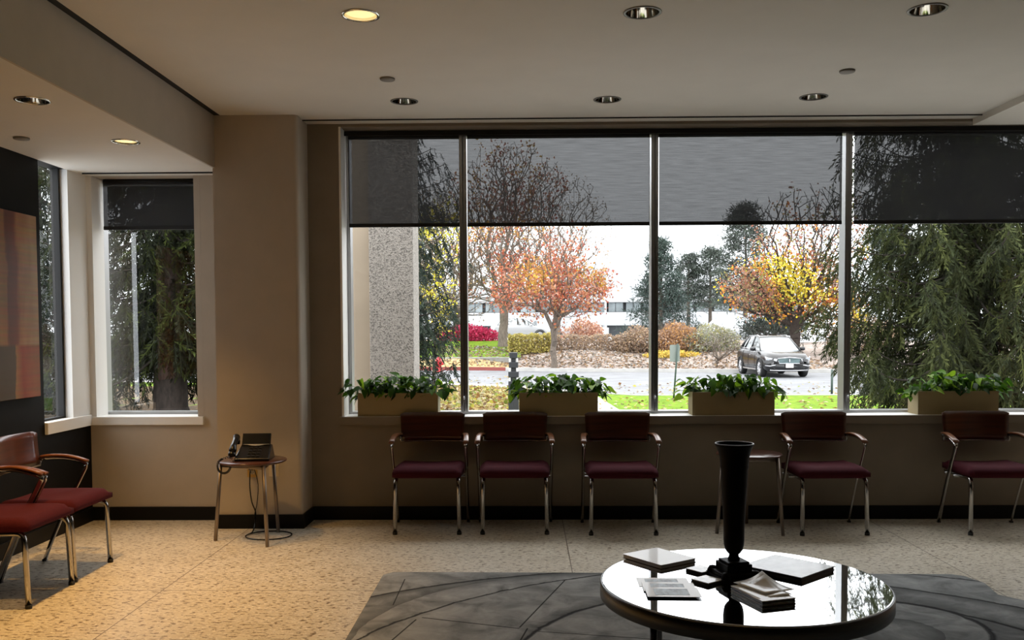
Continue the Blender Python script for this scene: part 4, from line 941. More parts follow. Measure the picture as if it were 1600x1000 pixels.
# ---- trees
def grow(rng, base, trunk_top, centers, n, lean=(0, 0), trunk_r=0.14, rmin=0.007, wob=0.10):
    """space-filling skeleton: targets inside ellipsoids join the nearest node. returns nodes, parent, radius"""
    nodes = []; par = []
    nt_ = 7
    for i in range(nt_+1):
        t = i/nt_; nodes.append(np.array([base[0]+lean[0]*t+rng.normal()*0.03*(i > 0), base[1]+lean[1]*t+rng.normal()*0.03*(i > 0), lerp(base[2], trunk_top, t)])); par.append(i-1)
    pl = [max(0.0, (nt_-i)*0.0) for i in range(nt_+1)]; tg = []
    for (c, r, wgt) in centers:
        k = int(n*wgt); d_ = rng.normal(size=(k, 3)); d_ /= np.linalg.norm(d_, axis=1)[:, None]
        tg.append(np.array(c)+d_*np.array(r)*(rng.random((k, 1))**(1/2.4)))
    tg = np.concatenate(tg); top = nodes[-1]
    tg = tg[np.argsort(np.linalg.norm(tg-top, axis=1))]
    for p in tg:
        A = np.array(nodes); dd = np.linalg.norm(A-p, axis=1)
        pen = np.where(A[:, 2] > p[2]+0.2, 0.7, 0)+np.where(np.arange(len(A)) < nt_-1, 1.0, 0)
        k = int(np.argmin(dd+pen+0.55*np.array(pl))); ln = dd[k]; st = max(1, min(4, int(ln/0.45)))
        q = A[k]; last = k
        for s_ in range(1, st+1):
            t = s_/st; pt = q+(p-q)*t+np.array([0, 0, -0.04*ln*math.sin(PI*t)])+rng.normal(size=3)*wob*0.3*(s_ < st)
            nodes.append(pt); pl.append(pl[last]+ln/st); par.append(last); last = len(nodes)-1
    N_ = len(nodes); r2 = np.zeros(N_); kids = np.zeros(N_, int)
    for i in range(N_-1, 0, -1):
        if kids[i] == 0: r2[i] = rmin**2.2
        r2[par[i]] += r2[i]; kids[par[i]] += 1
    rad = r2**(1/2.2); rad = rad*(trunk_r/rad[0]) if rad[0] > trunk_r else rad
    rad = np.maximum(rad, rmin)
    for i in range(nt_+1): rad[i] = max(rad[i], trunk_r*lerp(1.0, 0.62, i/nt_))
    rad[0] *= 1.25
    return np.array(nodes), np.array(par), rad, kids
def skeleton_mesh(name, nodes, par, rad, m_, parent, off):
    V = []; F = []
    for i in range(1, len(nodes)):
        a, b = nodes[par[i]], nodes[i]; ra, rb = min(rad[par[i]], rad[i]*1.35+0.003) if par[i] > 6 else rad[par[i]], rad[i]
        n = 8 if ra > 0.05 else 5 if ra > 0.02 else 3
        d_ = b-a; L_ = np.linalg.norm(d_)
        if L_ < 1e-5: continue
        d_ = d_/L_; h = np.array([0, 0, 1.0]) if abs(d_[2]) < 0.9 else np.array([1.0, 0, 0]); x = np.cross(h, d_); x /= np.linalg.norm(x); y = np.cross(d_, x)
        k0 = len(V)
        for p, r in ((a, ra), (b+d_*rb*0.3, rb)):
            for k in range(n): t = 2*PI*k/n; V.append(p-off+(x*math.cos(t)+y*math.sin(t))*r)
        for k in range(n): l = (k+1) % n; F.append((k0+k, k0+l, k0+n+l, k0+n+k))
    return fast_mesh(name, V, F, m_, parent, smooth=True)
def leaves_on(name, rng, pts, per, spread, size, colfn, m_, parent, off, tmpl=leafq, droop=-0.4):
    T = np.repeat(pts, per, axis=0)+rng.normal(size=(len(pts)*per, 3))*spread
    n = len(T); d_ = rng.normal(size=(n, 3)); d_[:, 2] += droop
    R = frames(d_, roll=rng.uniform(0, 6.28, n)); V, F = scatter(tmpl, [(0, 1, 2, 3)], R, rng.uniform(0.7, 1.3, n)*size, T-off)
    return fast_mesh(name, V, F, m_, parent, colfn(T))
def tree(name, label, cat, base, trunk_top, centers, n, seed, colfn, per=10, spread=0.2, size=0.13, leaf_frac=1.0, leafsel=None, trunk_r=0.15, lean=(0, 0), bark='bark', group=None, rmin=0.012):
    rng = np.random.default_rng(seed); off = np.array(base, float)
    nd, pr_, rad, kids = grow(rng, base, trunk_top, centers, n, lean, trunk_r, rmin)
    r = empty(name, base); tag(r, label, cat, group)
    skeleton_mesh('trunk', nd, pr_, rad, M[bark], r, off)
    tips = nd[(kids <= 1) & (np.arange(len(nd)) > 9)]
    if leafsel is not None: tips = tips[leafsel(tips, rng)]
    if per and len(tips):
        leaves_on('foliage', rng, tips, per, spread, size, colfn(rng), M['leaf'], r, off)
    return r
def pal(cols, amt=0.25):
    return lambda rng: (lambda T: jitter_cols(rng, np.array(cols), len(T), amt))
# orange maple by the road
def orange_cols(rng):
    def f(T):
        n = len(T); a = jitter_cols(rng, np.array([(0.40, 0.10, 0.045), (0.45, 0.17, 0.10), (0.50, 0.24, 0.16), (0.30, 0.075, 0.05), (0.42, 0.20, 0.08)]), n)
        y = jitter_cols(rng, np.array([(0.50, 0.30, 0.04), (0.44, 0.21, 0.05)]), n)
        cl = np.sin(T[:, 0]*2.1+1)+np.sin(T[:, 2]*1.9)+np.sin(T[:, 1]*1.7+2)
        k = (cl+rng.normal(size=n)*0.6 > 1.1)[:, None]; return np.where(k, y, a)
    return f
tree('maple_tree', 'orange and red leaved maple standing across the road, right of the black bollard', 'tree', (1.30, 43.2, -0.33), 1.4,
     [((1.2, 43.2, 3.4), (2.9, 2.2, 1.5), 0.62), ((1.4, 43.2, 5.3), (2.1, 1.7, 1.9), 0.30), ((3.3, 43.2, 3.6), (1.0, 1, 0.6), 0.06)], 620, 3, orange_cols, per=16, spread=0.19, size=0.14,
     leafsel=lambda t, r: r.random(len(t)) < np.clip(1.15-(t[:, 2]-2.6)/3.0, 0.12, 1.0), trunk_r=0.14, rmin=0.013)
# bigger maple on the grass rise, mostly bare, orange on one side
tree('maple_tree', 'larger half-bare maple on the grass rise behind the retaining wall', 'tree', (-1.30, 53.0, 0.35), 3.0,
     [((-1.2, 53, 5.6), (3.4, 3, 3.0), 0.62), ((-1.0, 53, 9.6), (3.4, 2.6, 2.7), 0.45)], 1600, 8, orange_cols, per=10, spread=0.22, size=0.16,
     leafsel=lambda t, r: ((t[:, 0] > -1.9) & (t[:, 2] < 5.8) & (r.random(len(t)) < 0.75)) | (r.random(len(t)) < np.where(t[:, 2] > 6.5, 0.30, 0.10)), trunk_r=0.30, rmin=0.013)
grp = 'bare grey trees on the left'
for i, (b, tt, c, rr, s_, t_) in enumerate((((-4.5, 60, 0.6), 2.6, (-4.5, 60, 6.5), (4.2, 3, 4.5), 21, 'tall bare grey tree behind the red bush, seen through the left panes'),
                                   ((-7.2, 56, 0.6), 2.4, (-6.4, 56, 6.0), (3.6, 3, 4.6), 22, 'bare grey tree farthest left, beyond the spruce beside the pier'),
                                   ((2.2, 66, 0.7), 3.0, (1.2, 66, 8.0), (5.2, 3, 5.2), 23, 'bare tree rising behind the orange maple'))):
    tree('bare_tree', t_, 'tree', b, tt, [(c, rr, 1.0)], 1500, s_, pal([(0.30, 0.25, 0.2), (0.42, 0.32, 0.22)]), per=3, spread=0.25, size=0.13, trunk_r=0.22, rmin=0.016, group=grp)
# yellow and orange tree behind the parked car
def yel_cols(rng):
    def f(T):
        n = len(T); Y = jitter_cols(rng, np.array([(0.72, 0.52, 0.03), (0.60, 0.50, 0.05), (0.50, 0.46, 0.06)]), n)
        O = jitter_cols(rng, np.array([(0.62, 0.22, 0.04), (0.66, 0.33, 0.05), (0.45, 0.12, 0.05)]), n)
        B = jitter_cols(rng, np.array([(0.26, 0.15, 0.10), (0.34, 0.19, 0.12), (0.30, 0.12, 0.08), (0.30, 0.28, 0.10)]), n)
        s_ = np.sin(T[:, 0]*1.5+0.6)+np.sin(T[:, 2]*1.8+T[:, 0])+0.5*np.sin(T[:, 1]*2)+rng.normal(size=n)*0.45
        hi = T[:, 2] > 5.6; s_ = np.where(hi, s_*0.4-0.9, s_); s_ = np.where(T[:, 0] > 16.3, s_-0.5, s_)
        return np.where((s_ > 0.35)[:, None], Y, np.where((s_ > -0.45)[:, None], O, B))
    return f
tree('maple_tree', 'yellow and orange tree with dark forked trunk behind the black car', 'tree', (13.6, 47.0, 0.0), 1.6,
     [((13.2, 47, 3.6), (3.4, 2.3, 1.7), 0.55), ((14.4, 47, 6.4), (3.2, 2.4, 2.4), 0.33), ((15.6, 47, 2.4), (1.6, 1.6, 1.2), 0.12)], 1300, 31, yel_cols, per=11, spread=0.2, size=0.15,
     leafsel=lambda t, r: r.random(len(t)) < np.clip(1.1-(t[:, 2]-4.4)/3.2, 0.16, 1.0), trunk_r=0.26, rmin=0.015, bark='bark_dark')
# small bare tree on the mulch
tree('bare_tree', 'small leafless branching tree on the mulch left of the black car', 'tree', (8.75, 42.6, -0.25), 0.1, [((9.0, 42.6, 0.75), (1.15, 0.9, 0.65), 1.0)], 120, 41, pal([(0.2, 0.15, 0.1)]), per=0, trunk_r=0.07, rmin=0.010, bark='bark', lean=(0.1, 0))
# young yellow tree left of the first mullion
tree('young_tree', 'slender yellow-leaved tree beside the left spruce', 'tree', (-2.4, 24.0, -0.38), 1.2, [((-2.3, 24, 2.2), (0.55, 0.6, 1.1), 0.5), ((-2.2, 24, 4.0), (0.8, 0.7, 0.9), 0.5)], 130, 51,
     pal([(0.75, 0.65, 0.04), (0.6, 0.58, 0.06), (0.70, 0.55, 0.05)]), per=9, spread=0.10, size=0.085, trunk_r=0.05, rmin=0.005)

# conifers ----------------------------------------------------------
rn = np.random.default_rng(77)
def twig_template(nn=18, wid=0.16, seed=1):
    r_ = np.random.default_rng(seed); V = []; F = []
    for i in range(nn):
        t = i/nn; z = -t; s_ = 1 if i % 2 else -1; a = r_.uniform(0, 6.28); L_ = wid*(1.1-0.5*t)*r_.uniform(0.8, 1.3)
        dx, dy = math.cos(a)*L_, math.sin(a)*L_; w_ = 0.022
        k = len(V); V += [(0, 0, z), (dx*0.5+w_, dy*0.5, z-0.06), (dx, dy, z-0.16), (dx*0.5-w_, dy*0.5+w_, z-0.10)]; F.append((k, k+1, k+2, k+3))
    k = len(V); V += [(-0.02, 0, 0), (0.02, 0, 0), (0.008, 0, -1), (-0.008, 0, -1)]; F.append((k, k+1, k+2, k+3))
    k = len(V); V += [(0, -0.02, 0), (0, 0.02, 0), (0, 0.008, -1), (0, -0.008, -1)]; F.append((k, k+1, k+2, k+3))
    return V, F
TW = twig_template()
def spruce(name, label, base, H, R_, zlow, seed, cols, trunk_r=0.22, whorl=0.32, per=7, step=0.16, twig=0.42, group='spruces close to the building', power=0.75, asym=None, bark='bark_dark', clear=0.0):
    rng = np.random.default_rng(seed); r = empty(name, base); tag(r, label, 'tree', group)
    nodes = []; T = []; dirs = []; S = []; V = []; F = []
    def seg(a, b, ra, rb, n=5):
        d_ = b-a; L_ = np.linalg.norm(d_); d_ = d_/L_; h = np.array([0, 0, 1.0]) if abs(d_[2]) < 0.9 else np.array([1.0, 0, 0]); x = np.cross(h, d_); x /= np.linalg.norm(x); y = np.cross(d_, x); k0 = len(V)
        for p, rr in ((a, ra), (b, rb)):
            for k in range(n): t = 2*PI*k/n; V.append(p+(x*math.cos(t)+y*math.sin(t))*rr)
        for k in range(n): l = (k+1) % n; F.append((k0+k, k0+l, k0+n+l, k0+n+k))
    zs = [0, 0.25]+[H*i/10 for i in range(1, 11)]; prev = None
    for i in range(len(zs)-1):
        seg(np.array([0, 0, zs[i]]), np.array([0, 0, zs[i+1]+0.02]), trunk_r*(1.3 if i == 0 else 1)*max(0.05, 1-zs[i]/H*0.95), trunk_r*max(0.04, 1-zs[i+1]/H*0.95), 12)
    z = zlow
    while z < H-0.2:
        t = (z-zlow)/(H-zlow); L0 = R_*(1-t)**power*(0.82 if t < 0.06 else 1)
        k0 = rng.uniform(0, 6.28)
        for k in range(per):
            a = k0+2*PI*k/per+rng.normal()*0.2; L_ = max(0.25, L0*rng.uniform(0.72, 1.12))
            if asym: L_ *= asym(a, z)
            n = max(2, int(L_/step)); p0 = np.array([0, 0, z+rng.normal()*0.08]); droop = rng.uniform(0.18, 0.42)*(1-0.6*t)
            pp = p0
            for j in range(1, n+1):
                s_ = j/n; p = p0+np.array([math.cos(a)*L_*s_, math.sin(a)*L_*s_, L_*(-droop*math.sin(s_*PI*0.75)+0.12*s_*s_)])
                seg(pp, p, 0.03*(1-s_)*(1-t)+0.008, 0.03*(1-s_)*(1-t)+0.006, 3); pp = p
                if s_*L_ > clear:
                    for q in range(3):
                        sd = (-1, 1, 0)[q]; T.append(p+rng.normal(size=3)*0.05)
                        side = np.array([-math.sin(a), math.cos(a), 0])*sd
                        dirs.append(side*rng.uniform(0.25, 0.9)+np.array([math.cos(a), math.sin(a), 0])*rng.uniform(0.0, 0.6)+np.array([0, 0, -rng.uniform(0.5, 1.1)]))
                        S.append(twig*rng.uniform(0.6, 1.25)*(0.55+0.45*(1-t)))
        z += whorl*rng.uniform(0.8, 1.2)
    fast_mesh('trunk', V, F, M[bark], r, smooth=True)
    n = len(T); VV, FF = scatter(TW[0], TW[1], frames(np.array(dirs), roll=rng.uniform(0, 6.28, n)), S, T)
    c = jitter_cols(rng, np.array(cols), n, 0.35)
    fast_mesh('foliage', VV, FF, M['needle'], r, np.repeat(c, len(TW[1]), axis=0))
    return r
GREEN = [(0.040, 0.048, 0.017), (0.028, 0.036, 0.014), (0.060, 0.070, 0.022), (0.020, 0.025, 0.012)]
BLUE = [(0.032, 0.045, 0.036), (0.045, 0.06, 0.045), (0.025, 0.034, 0.028)]
spruce('spruce_tree', 'big drooping spruce filling the view through the right pane', (6.75, 14.2, -0.25), 10.5, 2.15, 0.95, 101, GREEN, trunk_r=0.2, whorl=0.22, per=9, step=0.115, twig=0.44, power=0.42)
spruce('spruce_tree', 'drooping spruce whose branches show just right of the concrete pier', (-3.35, 18.0, -0.3), 9.5, 2.35, 1.05, 102, BLUE, trunk_r=0.18, whorl=0.22, per=9, step=0.12, twig=0.42, power=0.5)
spruce('spruce_tree', 'spruce with thick dark trunk outside the small bay window', (-6.85, 17.6, -0.3), 11, 3.0, 1.5, 103, [(0.018, 0.022, 0.010), (0.012, 0.015, 0.008), (0.035, 0.045, 0.010)], trunk_r=0.33, whorl=0.28, per=8, step=0.13, twig=0.50, power=0.5, asym=lambda a, z: 0.42 if math.cos(a-math.radians(-68)) > 0.55 else 1.0)
spruce('spruce_tree', 'greyish spruce at the far left, seen through the narrow side window', (-10.4, 19.5, -0.3), 11, 2.8, 0.8, 104, BLUE, trunk_r=0.22, whorl=0.36, per=7, step=0.18, twig=0.5, power=0.5)

def pine(name, label, base, H, R_, zlow, seed, cols, n, group='distant pines across the road', shape=0.7, per=38, size=0.30, trunk_r=0.18, ysc=0.8):
    rng = np.random.default_rng(seed); off = np.array(base, float)
    nd = [np.array(base, float)+np.array([0, 0, H*i/8]) for i in range(9)]; pa = [i-1 for i in range(9)]; tg = []
    for i in range(n):
        t = rng.random()**0.85; z = zlow+t*(H-zlow); rr = R_*(1-t)**shape*rng.uniform(0.35, 1.0)+0.12; a = rng.uniform(0, 6.28)
        tg.append((rr*math.cos(a), rr*ysc*math.sin(a), z, z))
    for x, y, z, z0 in tg:
        k = min(8, max(0, int((z0-0.25*math.hypot(x, y))/H*8))); b0 = np.array(base)+np.array([0, 0, max(0.3, z0-0.3*math.hypot(x, y))])
        nd.append(b0); pa.append(k); nd.append(np.array(base)+np.array([x, y, z])); pa.append(len(nd)-2)
    nd = np.array(nd); rad = np.array([trunk_r*(1-i/9) for i in range(9)]+[0.03, 0.012]*len(tg))
    keep = []; r = empty(name, base); tag(r, label, 'tree', group)
    V = []; F = []
    skeleton_mesh('trunk', nd, np.array([p if i < 9 else (i-1 if (i-9) % 2 else 8*0+min(8, p)) for i, p in enumerate(pa)]), rad, M['bark'], r, off)
    tips = nd[9:][1::2]
    T = np.repeat(tips, per, axis=0)+rng.normal(size=(len(tips)*per, 3))*np.array([0.27, 0.27, 0.13])*(R_/2.5)**0.5
    m_ = len(T); d_ = rng.normal(size=(m_, 3)); d_[:, 2] += 0.3; spike = [(0, 0, 0), (0.10, 0, -0.4), (0, 0, -1), (-0.10, 0, -0.4)]
    VV, FF = scatter(spike, [(0, 1, 2, 3)], frames(d_, roll=rng.uniform(0, 6.28, m_)), size*rng.uniform(0.6, 1.3, m_), T-off)
    fast_mesh('foliage', VV, FF, M['needle'], r, np.repeat(jitter_cols(rng, np.array(cols), len(tips), 0.3), per, axis=0)); return r
PC = [(0.06, 0.085, 0.072), (0.085, 0.11, 0.095), (0.045, 0.062, 0.055)]
PD = [(0.075, 0.092, 0.075), (0.10, 0.12, 0.10), (0.055, 0.064, 0.056)]
pine('pine_tree', 'dense bluish conifer right of the far white building', (9.6, 66, 0.6), 7.2, 2.8, 0.2, 201, PC, 330, shape=0.75)
pine('pine_tree', 'tall thin pine in the middle pane behind the shrubs', (12.6, 72, 0.7), 6.6, 1.5, 2.6, 202, PD, 110, shape=0.5)
pine('pine_tree', 'thin-trunked pine left of the yellow tree', (14.3, 72, 0.7), 7.0, 2.1, 2.4, 203, PD, 170, shape=0.45)
pine('pine_tree', 'tall dark pine rising behind the yellow tree', (15.6, 66, 0.6), 9.6, 2.5, 2.2, 204, PD, 330, shape=0.42)
pine('pine_tree', 'low dark conifer just behind the parked black car', (14.6, 54.5, 0.5), 3.4, 2.2, 0.3, 205, [(0.05, 0.065, 0.055), (0.07, 0.08, 0.07)], 180, shape=0.6)
pine('pine_tree', 'dark conifer at the right behind the big spruce', (23.5, 60, 0.6), 9.0, 3.0, 0.3, 206, PC, 300)

# bushes and hedges ------------------------------------------------
def bush(name, label, cat, c, rad, n, cols, size, seed, group=None, boxy=False, base_z=None, stems=True):
    rng = np.random.default_rng(seed); r = empty(name, (c[0], c[1], base_z if base_z is not None else c[2]-rad[2])); off = np.array(r.location); tag(r, label, cat, group)
    if boxy:
        p = rng.uniform(-1, 1, (n, 3)); ax = rng.integers(0, 3, n); sg = np.where(rng.random(n) < 0.5, -1, 1); k = rng.random(n) < 0.7
        p[np.arange(n)[k], ax[k]] = sg[k]*rng.uniform(0.85, 1.0, k.sum()); p[:, 2] += 0.10*np.sin(p[:, 0]*9)+0.08*np.sin(p[:, 0]*23)
    else:
        p = rng.normal(size=(n, 3)); p /= np.linalg.norm(p, axis=1)[:, None]; p *= (rng.random((n, 1))**0.33)*(1+0.12*np.sin(5*p[:, :1]+3*p[:, 2:]))
    T = np.array(c)+p*np.array(rad); T = T[T[:, 2] > off[2]]
    n = len(T); d_ = rng.normal(size=(n, 3))
    V, F = scatter(leafq, [(0, 1, 2, 3)], frames(d_, roll=rng.uniform(0, 6, n)), rng.uniform(0.7, 1.3, n)*size, T-off)
    fast_mesh('foliage', V, F, M['leaf'], r, jitter_cols(rng, np.array(cols), n, 0.3))
    m = MB(); ns = 26 if boxy else 9
    for k in range(ns):
        u = rng.uniform(-0.9, 0.9, 2); a = (u[0]*rad[0]*(1 if boxy else 0.25), u[1]*rad[1]*(1 if boxy else 0.25), 0)
        b = (u[0]*rad[0]*(1.02 if boxy else 0.85), u[1]*rad[1]*0.9, (c[2]-off[2])+rad[2]*(0.7 if boxy else 0.6))
        m.tube([a, ((a[0]+b[0])/2+rng.normal()*0.04, (a[1]+b[1])/2, b[2]*0.5), b], 0.014, 4)
    m.build('stems', M['bark'], r); return r
HB = [(0.34, 0.24, 0.17), (0.26, 0.18, 0.13), (0.42, 0.30, 0.18), (0.30, 0.25, 0.2)]
bush('hedge', 'yellow-green clipped hedge behind the retaining wall', 'hedge', (0.2, 50.2, 0.70), (1.15, 0.7, 0.48), 5200, [(0.45, 0.40, 0.10), (0.34, 0.30, 0.09), (0.55, 0.45, 0.14), (0.25, 0.2, 0.08)], 0.12, 301, 'hedges across the road', True, 0.2)
bush('hedge', 'long brown clipped hedge behind the orange maple', 'hedge', (3.7, 50.8, 0.66), (2.4, 0.7, 0.46), 7000, HB, 0.12, 302, 'hedges across the road', True, 0.2)
bush('shrub', 'domed brown shrub under the light pole, left of the middle mullion', 'bush', (6.3, 50.2, 0.75), (1.6, 1.2, 0.85), 5200, HB, 0.12, 303, 'shrubs across the road', base_z=0.1)
bush('shrub', 'orange-brown shrub just right of the middle mullion', 'bush', (8.2, 49.5, 0.85), (1.5, 1.2, 0.95), 5200, [(0.42, 0.24, 0.12), (0.34, 0.22, 0.15), (0.50, 0.28, 0.10), (0.30, 0.2, 0.15)], 0.12, 304, 'shrubs across the road', base_z=0.1)
bush('shrub', 'grey-green rounded shrub left of the black car', 'bush', (9.9, 49, 0.80), (1.6, 1.2, 0.9), 5200, [(0.34, 0.34, 0.28), (0.28, 0.30, 0.20), (0.42, 0.40, 0.34), (0.36, 0.34, 0.14)], 0.11, 305, 'shrubs across the road', base_z=0.1)
bush('shrub', 'bright red bush seen on both sides of the left mullion', 'bush', (-3.45, 57.5, 1.05), (2.0, 1.1, 0.75), 5200, [(0.50, 0.02, 0.09), (0.60, 0.05, 0.14), (0.36, 0.02, 0.07)], 0.13, 306, None, base_z=0.6)
bush('groundcover', 'low yellow groundcover at the foot of the orange-brown shrub', 'bush', (7.6, 47.4, 0.12), (1.5, 0.5, 0.22), 1500, [(0.62, 0.42, 0.08), (0.55, 0.45, 0.1)], 0.12, 307, None, base_z=0.0)
bush('shrub', 'pinkish brown low bush between the maple and the light pole', 'bush', (3.6, 56, 1.2), (1.3, 1, 0.9), 2400, [(0.42, 0.22, 0.16), (0.5, 0.3, 0.2)], 0.13, 308, None, base_z=0.6)
bush('shrub', 'brown shrub to the right behind the black car, partly hidden by spruce', 'bush', (17.6, 48, 1.0), (2.0, 1.2, 1.1), 3600, HB, 0.13, 309, None, base_z=0.1)

# ---- far building ------------------------------------------------
b = empty('office_building', (9, 104, 0.72)); tag(b, 'long white office building with window bands, far beyond the trees', 'building')
bx('wall_band', M['bwhite'], (-22, 22, 0.0, 12, 3.85, 5.6), b)
bx('wall_band', M['bwhite'], (-22, 22, 0.0, 12, 1.25, 2.75), b)
bx('penthouse', M['bwhite'], (-6, 3.5, 5, 11, 5.6, 8.1), b)
bx('roof_screen', M['bgrey'], (-0.2, 3.2, 6, 8, 8.1, 8.7), b)
bx('floor_core', M['bdark'], (-21.5, 21.5, 0.9, 11, 0, 5.4), b)
for i in range(22):
    x = -21.5+i*1.98; o = bx('window', M['bglass'], (x, x+1.62, 0.25, 0.45, 2.80, 3.82), b); bx('pane', M['bdark'], (x+0.75, x+0.82, 0.20, 0.249, 2.80, 3.82), o)
for i in range(9): bx('ground_column', M['bwhite'], (-20+i*4.9, -19.5+i*4.9, 0.1, 0.8, 0, 1.25), b)
lp = empty('street_lamp', (6.35, 74, 0.72)); tag(lp, 'pale lamp post left of the middle mullion, in front of the white building', 'street lamp')
MB().tube([(0, 0, 0), (0, 0, 4.2)], [0.085, 0.06], 10).build('pole', M['polewhite'], lp); m = MB(); m.lathe([(0.25, 0), (0.25, 0.9)], n=12); m.build('base', M['polewhite'], lp)
bx('lamp_head', M['polewhite'], (-0.35, 0.35, -0.2, 0.2, 4.2, 4.32), lp)

# ---- bollard, hydrant, signs -------------------------------------
def zz(x, y): return zl(x, y)
bo = empty('bollard_light', (-0.21, 15.0, zl(0, 15)-0.01)); tag(bo, 'black louvred bollard light on the lawn left of the second planter', 'bollard')
bx('post', M['bollard'], (-0.085, 0.085, -0.085, 0.085, 0, 0.84), bo, 0.008)
m = MB()
for k in range(3):
    z0 = 0.84+k*0.155; s_ = 0.085-0.010*k
    m.prism([(-s_*0.55, -s_*0.55), (s_*0.55, -s_*0.55), (s_*0.55, s_*0.55), (-s_*0.55, s_*0.55)], z0, z0+0.06); m.box(-s_, s_, -s_, s_, z0+0.06, z0+0.155)
m.build('louvres', M['bollard'], bo, 0.006)
m = MB()
for k in range(3):
    z0 = 0.84+k*0.155
    for sx_ in (-1, 1):
        for sy_ in (-1, 1): m.box(sx_*0.062-0.012, sx_*0.062+0.012, sy_*0.062-0.012, sy_*0.062+0.012, z0+0.001, z0+0.0595)
m.build('lens', M['bollard_lens'], bo)
hy = empty('fire_hydrant', (-4.1, 43.0, -0.51)); tag(hy, 'red fire hydrant on the far kerb, above the first planter', 'hydrant')
m = MB(); m.lathe([(0.19, 0), (0.19, 0.04), (0.135, 0.06), (0.13, 0.45), (0.17, 0.47), (0.17, 0.50), (0.15, 0.52), (0.12, 0.62), (0.05, 0.68), (0.04, 0.74), (0.0, 0.75)], n=20); m.build('barrel', M['hydrant'], hy)
for a in (0, PI, -PI/2):
    m = MB(); c_, s_ = math.cos(a), math.sin(a); m.tube([(0.10*c_, 0.10*s_, 0.40), (0.22*c_, 0.22*s_, 0.40)], [0.075, 0.075], 12); m.build('nozzle', M['hydrant'], hy)
sg = empty('road_sign', (3.83, 24.0, -0.37)); tag(sg, 'back of a small grey road sign on a leaning green post', 'sign')
MB().tube([(0, 0, 0), (0.10, 0, 1.42)], 1.0, 8, flat=(0.03, 0.02)).build('post', M['signpost'], sg)
m = MB(); pts = []
for (cx_, cz_, a0) in ((0.12, 1.24+0.12, 0), (-0.12+0.04, 1.24+0.12, 90), (-0.12+0.04, 0.96+0.02, 180), (0.12, 0.96+0.02, 270)):
    for k in range(4): a = math.radians(a0+k*30); pts.append((cx_+0.03*math.cos(a)+0.01, cz_+0.03*math.sin(a)))
m.prism(pts, -0.002, 0.002); m.xf(Matrix.Rotation(PI/2, 4, 'X')); o = m.build('sign_panel', M['signmetal'], sg); o.location = (0.0, 0.03, 0)
sp_ = empty('sign_post', (8.45, 25.6, -0.45)); tag(sp_, 'plain grey-green post at the kerb, by the right mullion', 'post')
MB().tube([(0, 0, 0), (0, 0, 0.75)], 1.0, 8, flat=(0.035, 0.025)).build('post', M['signpost'], sp_)

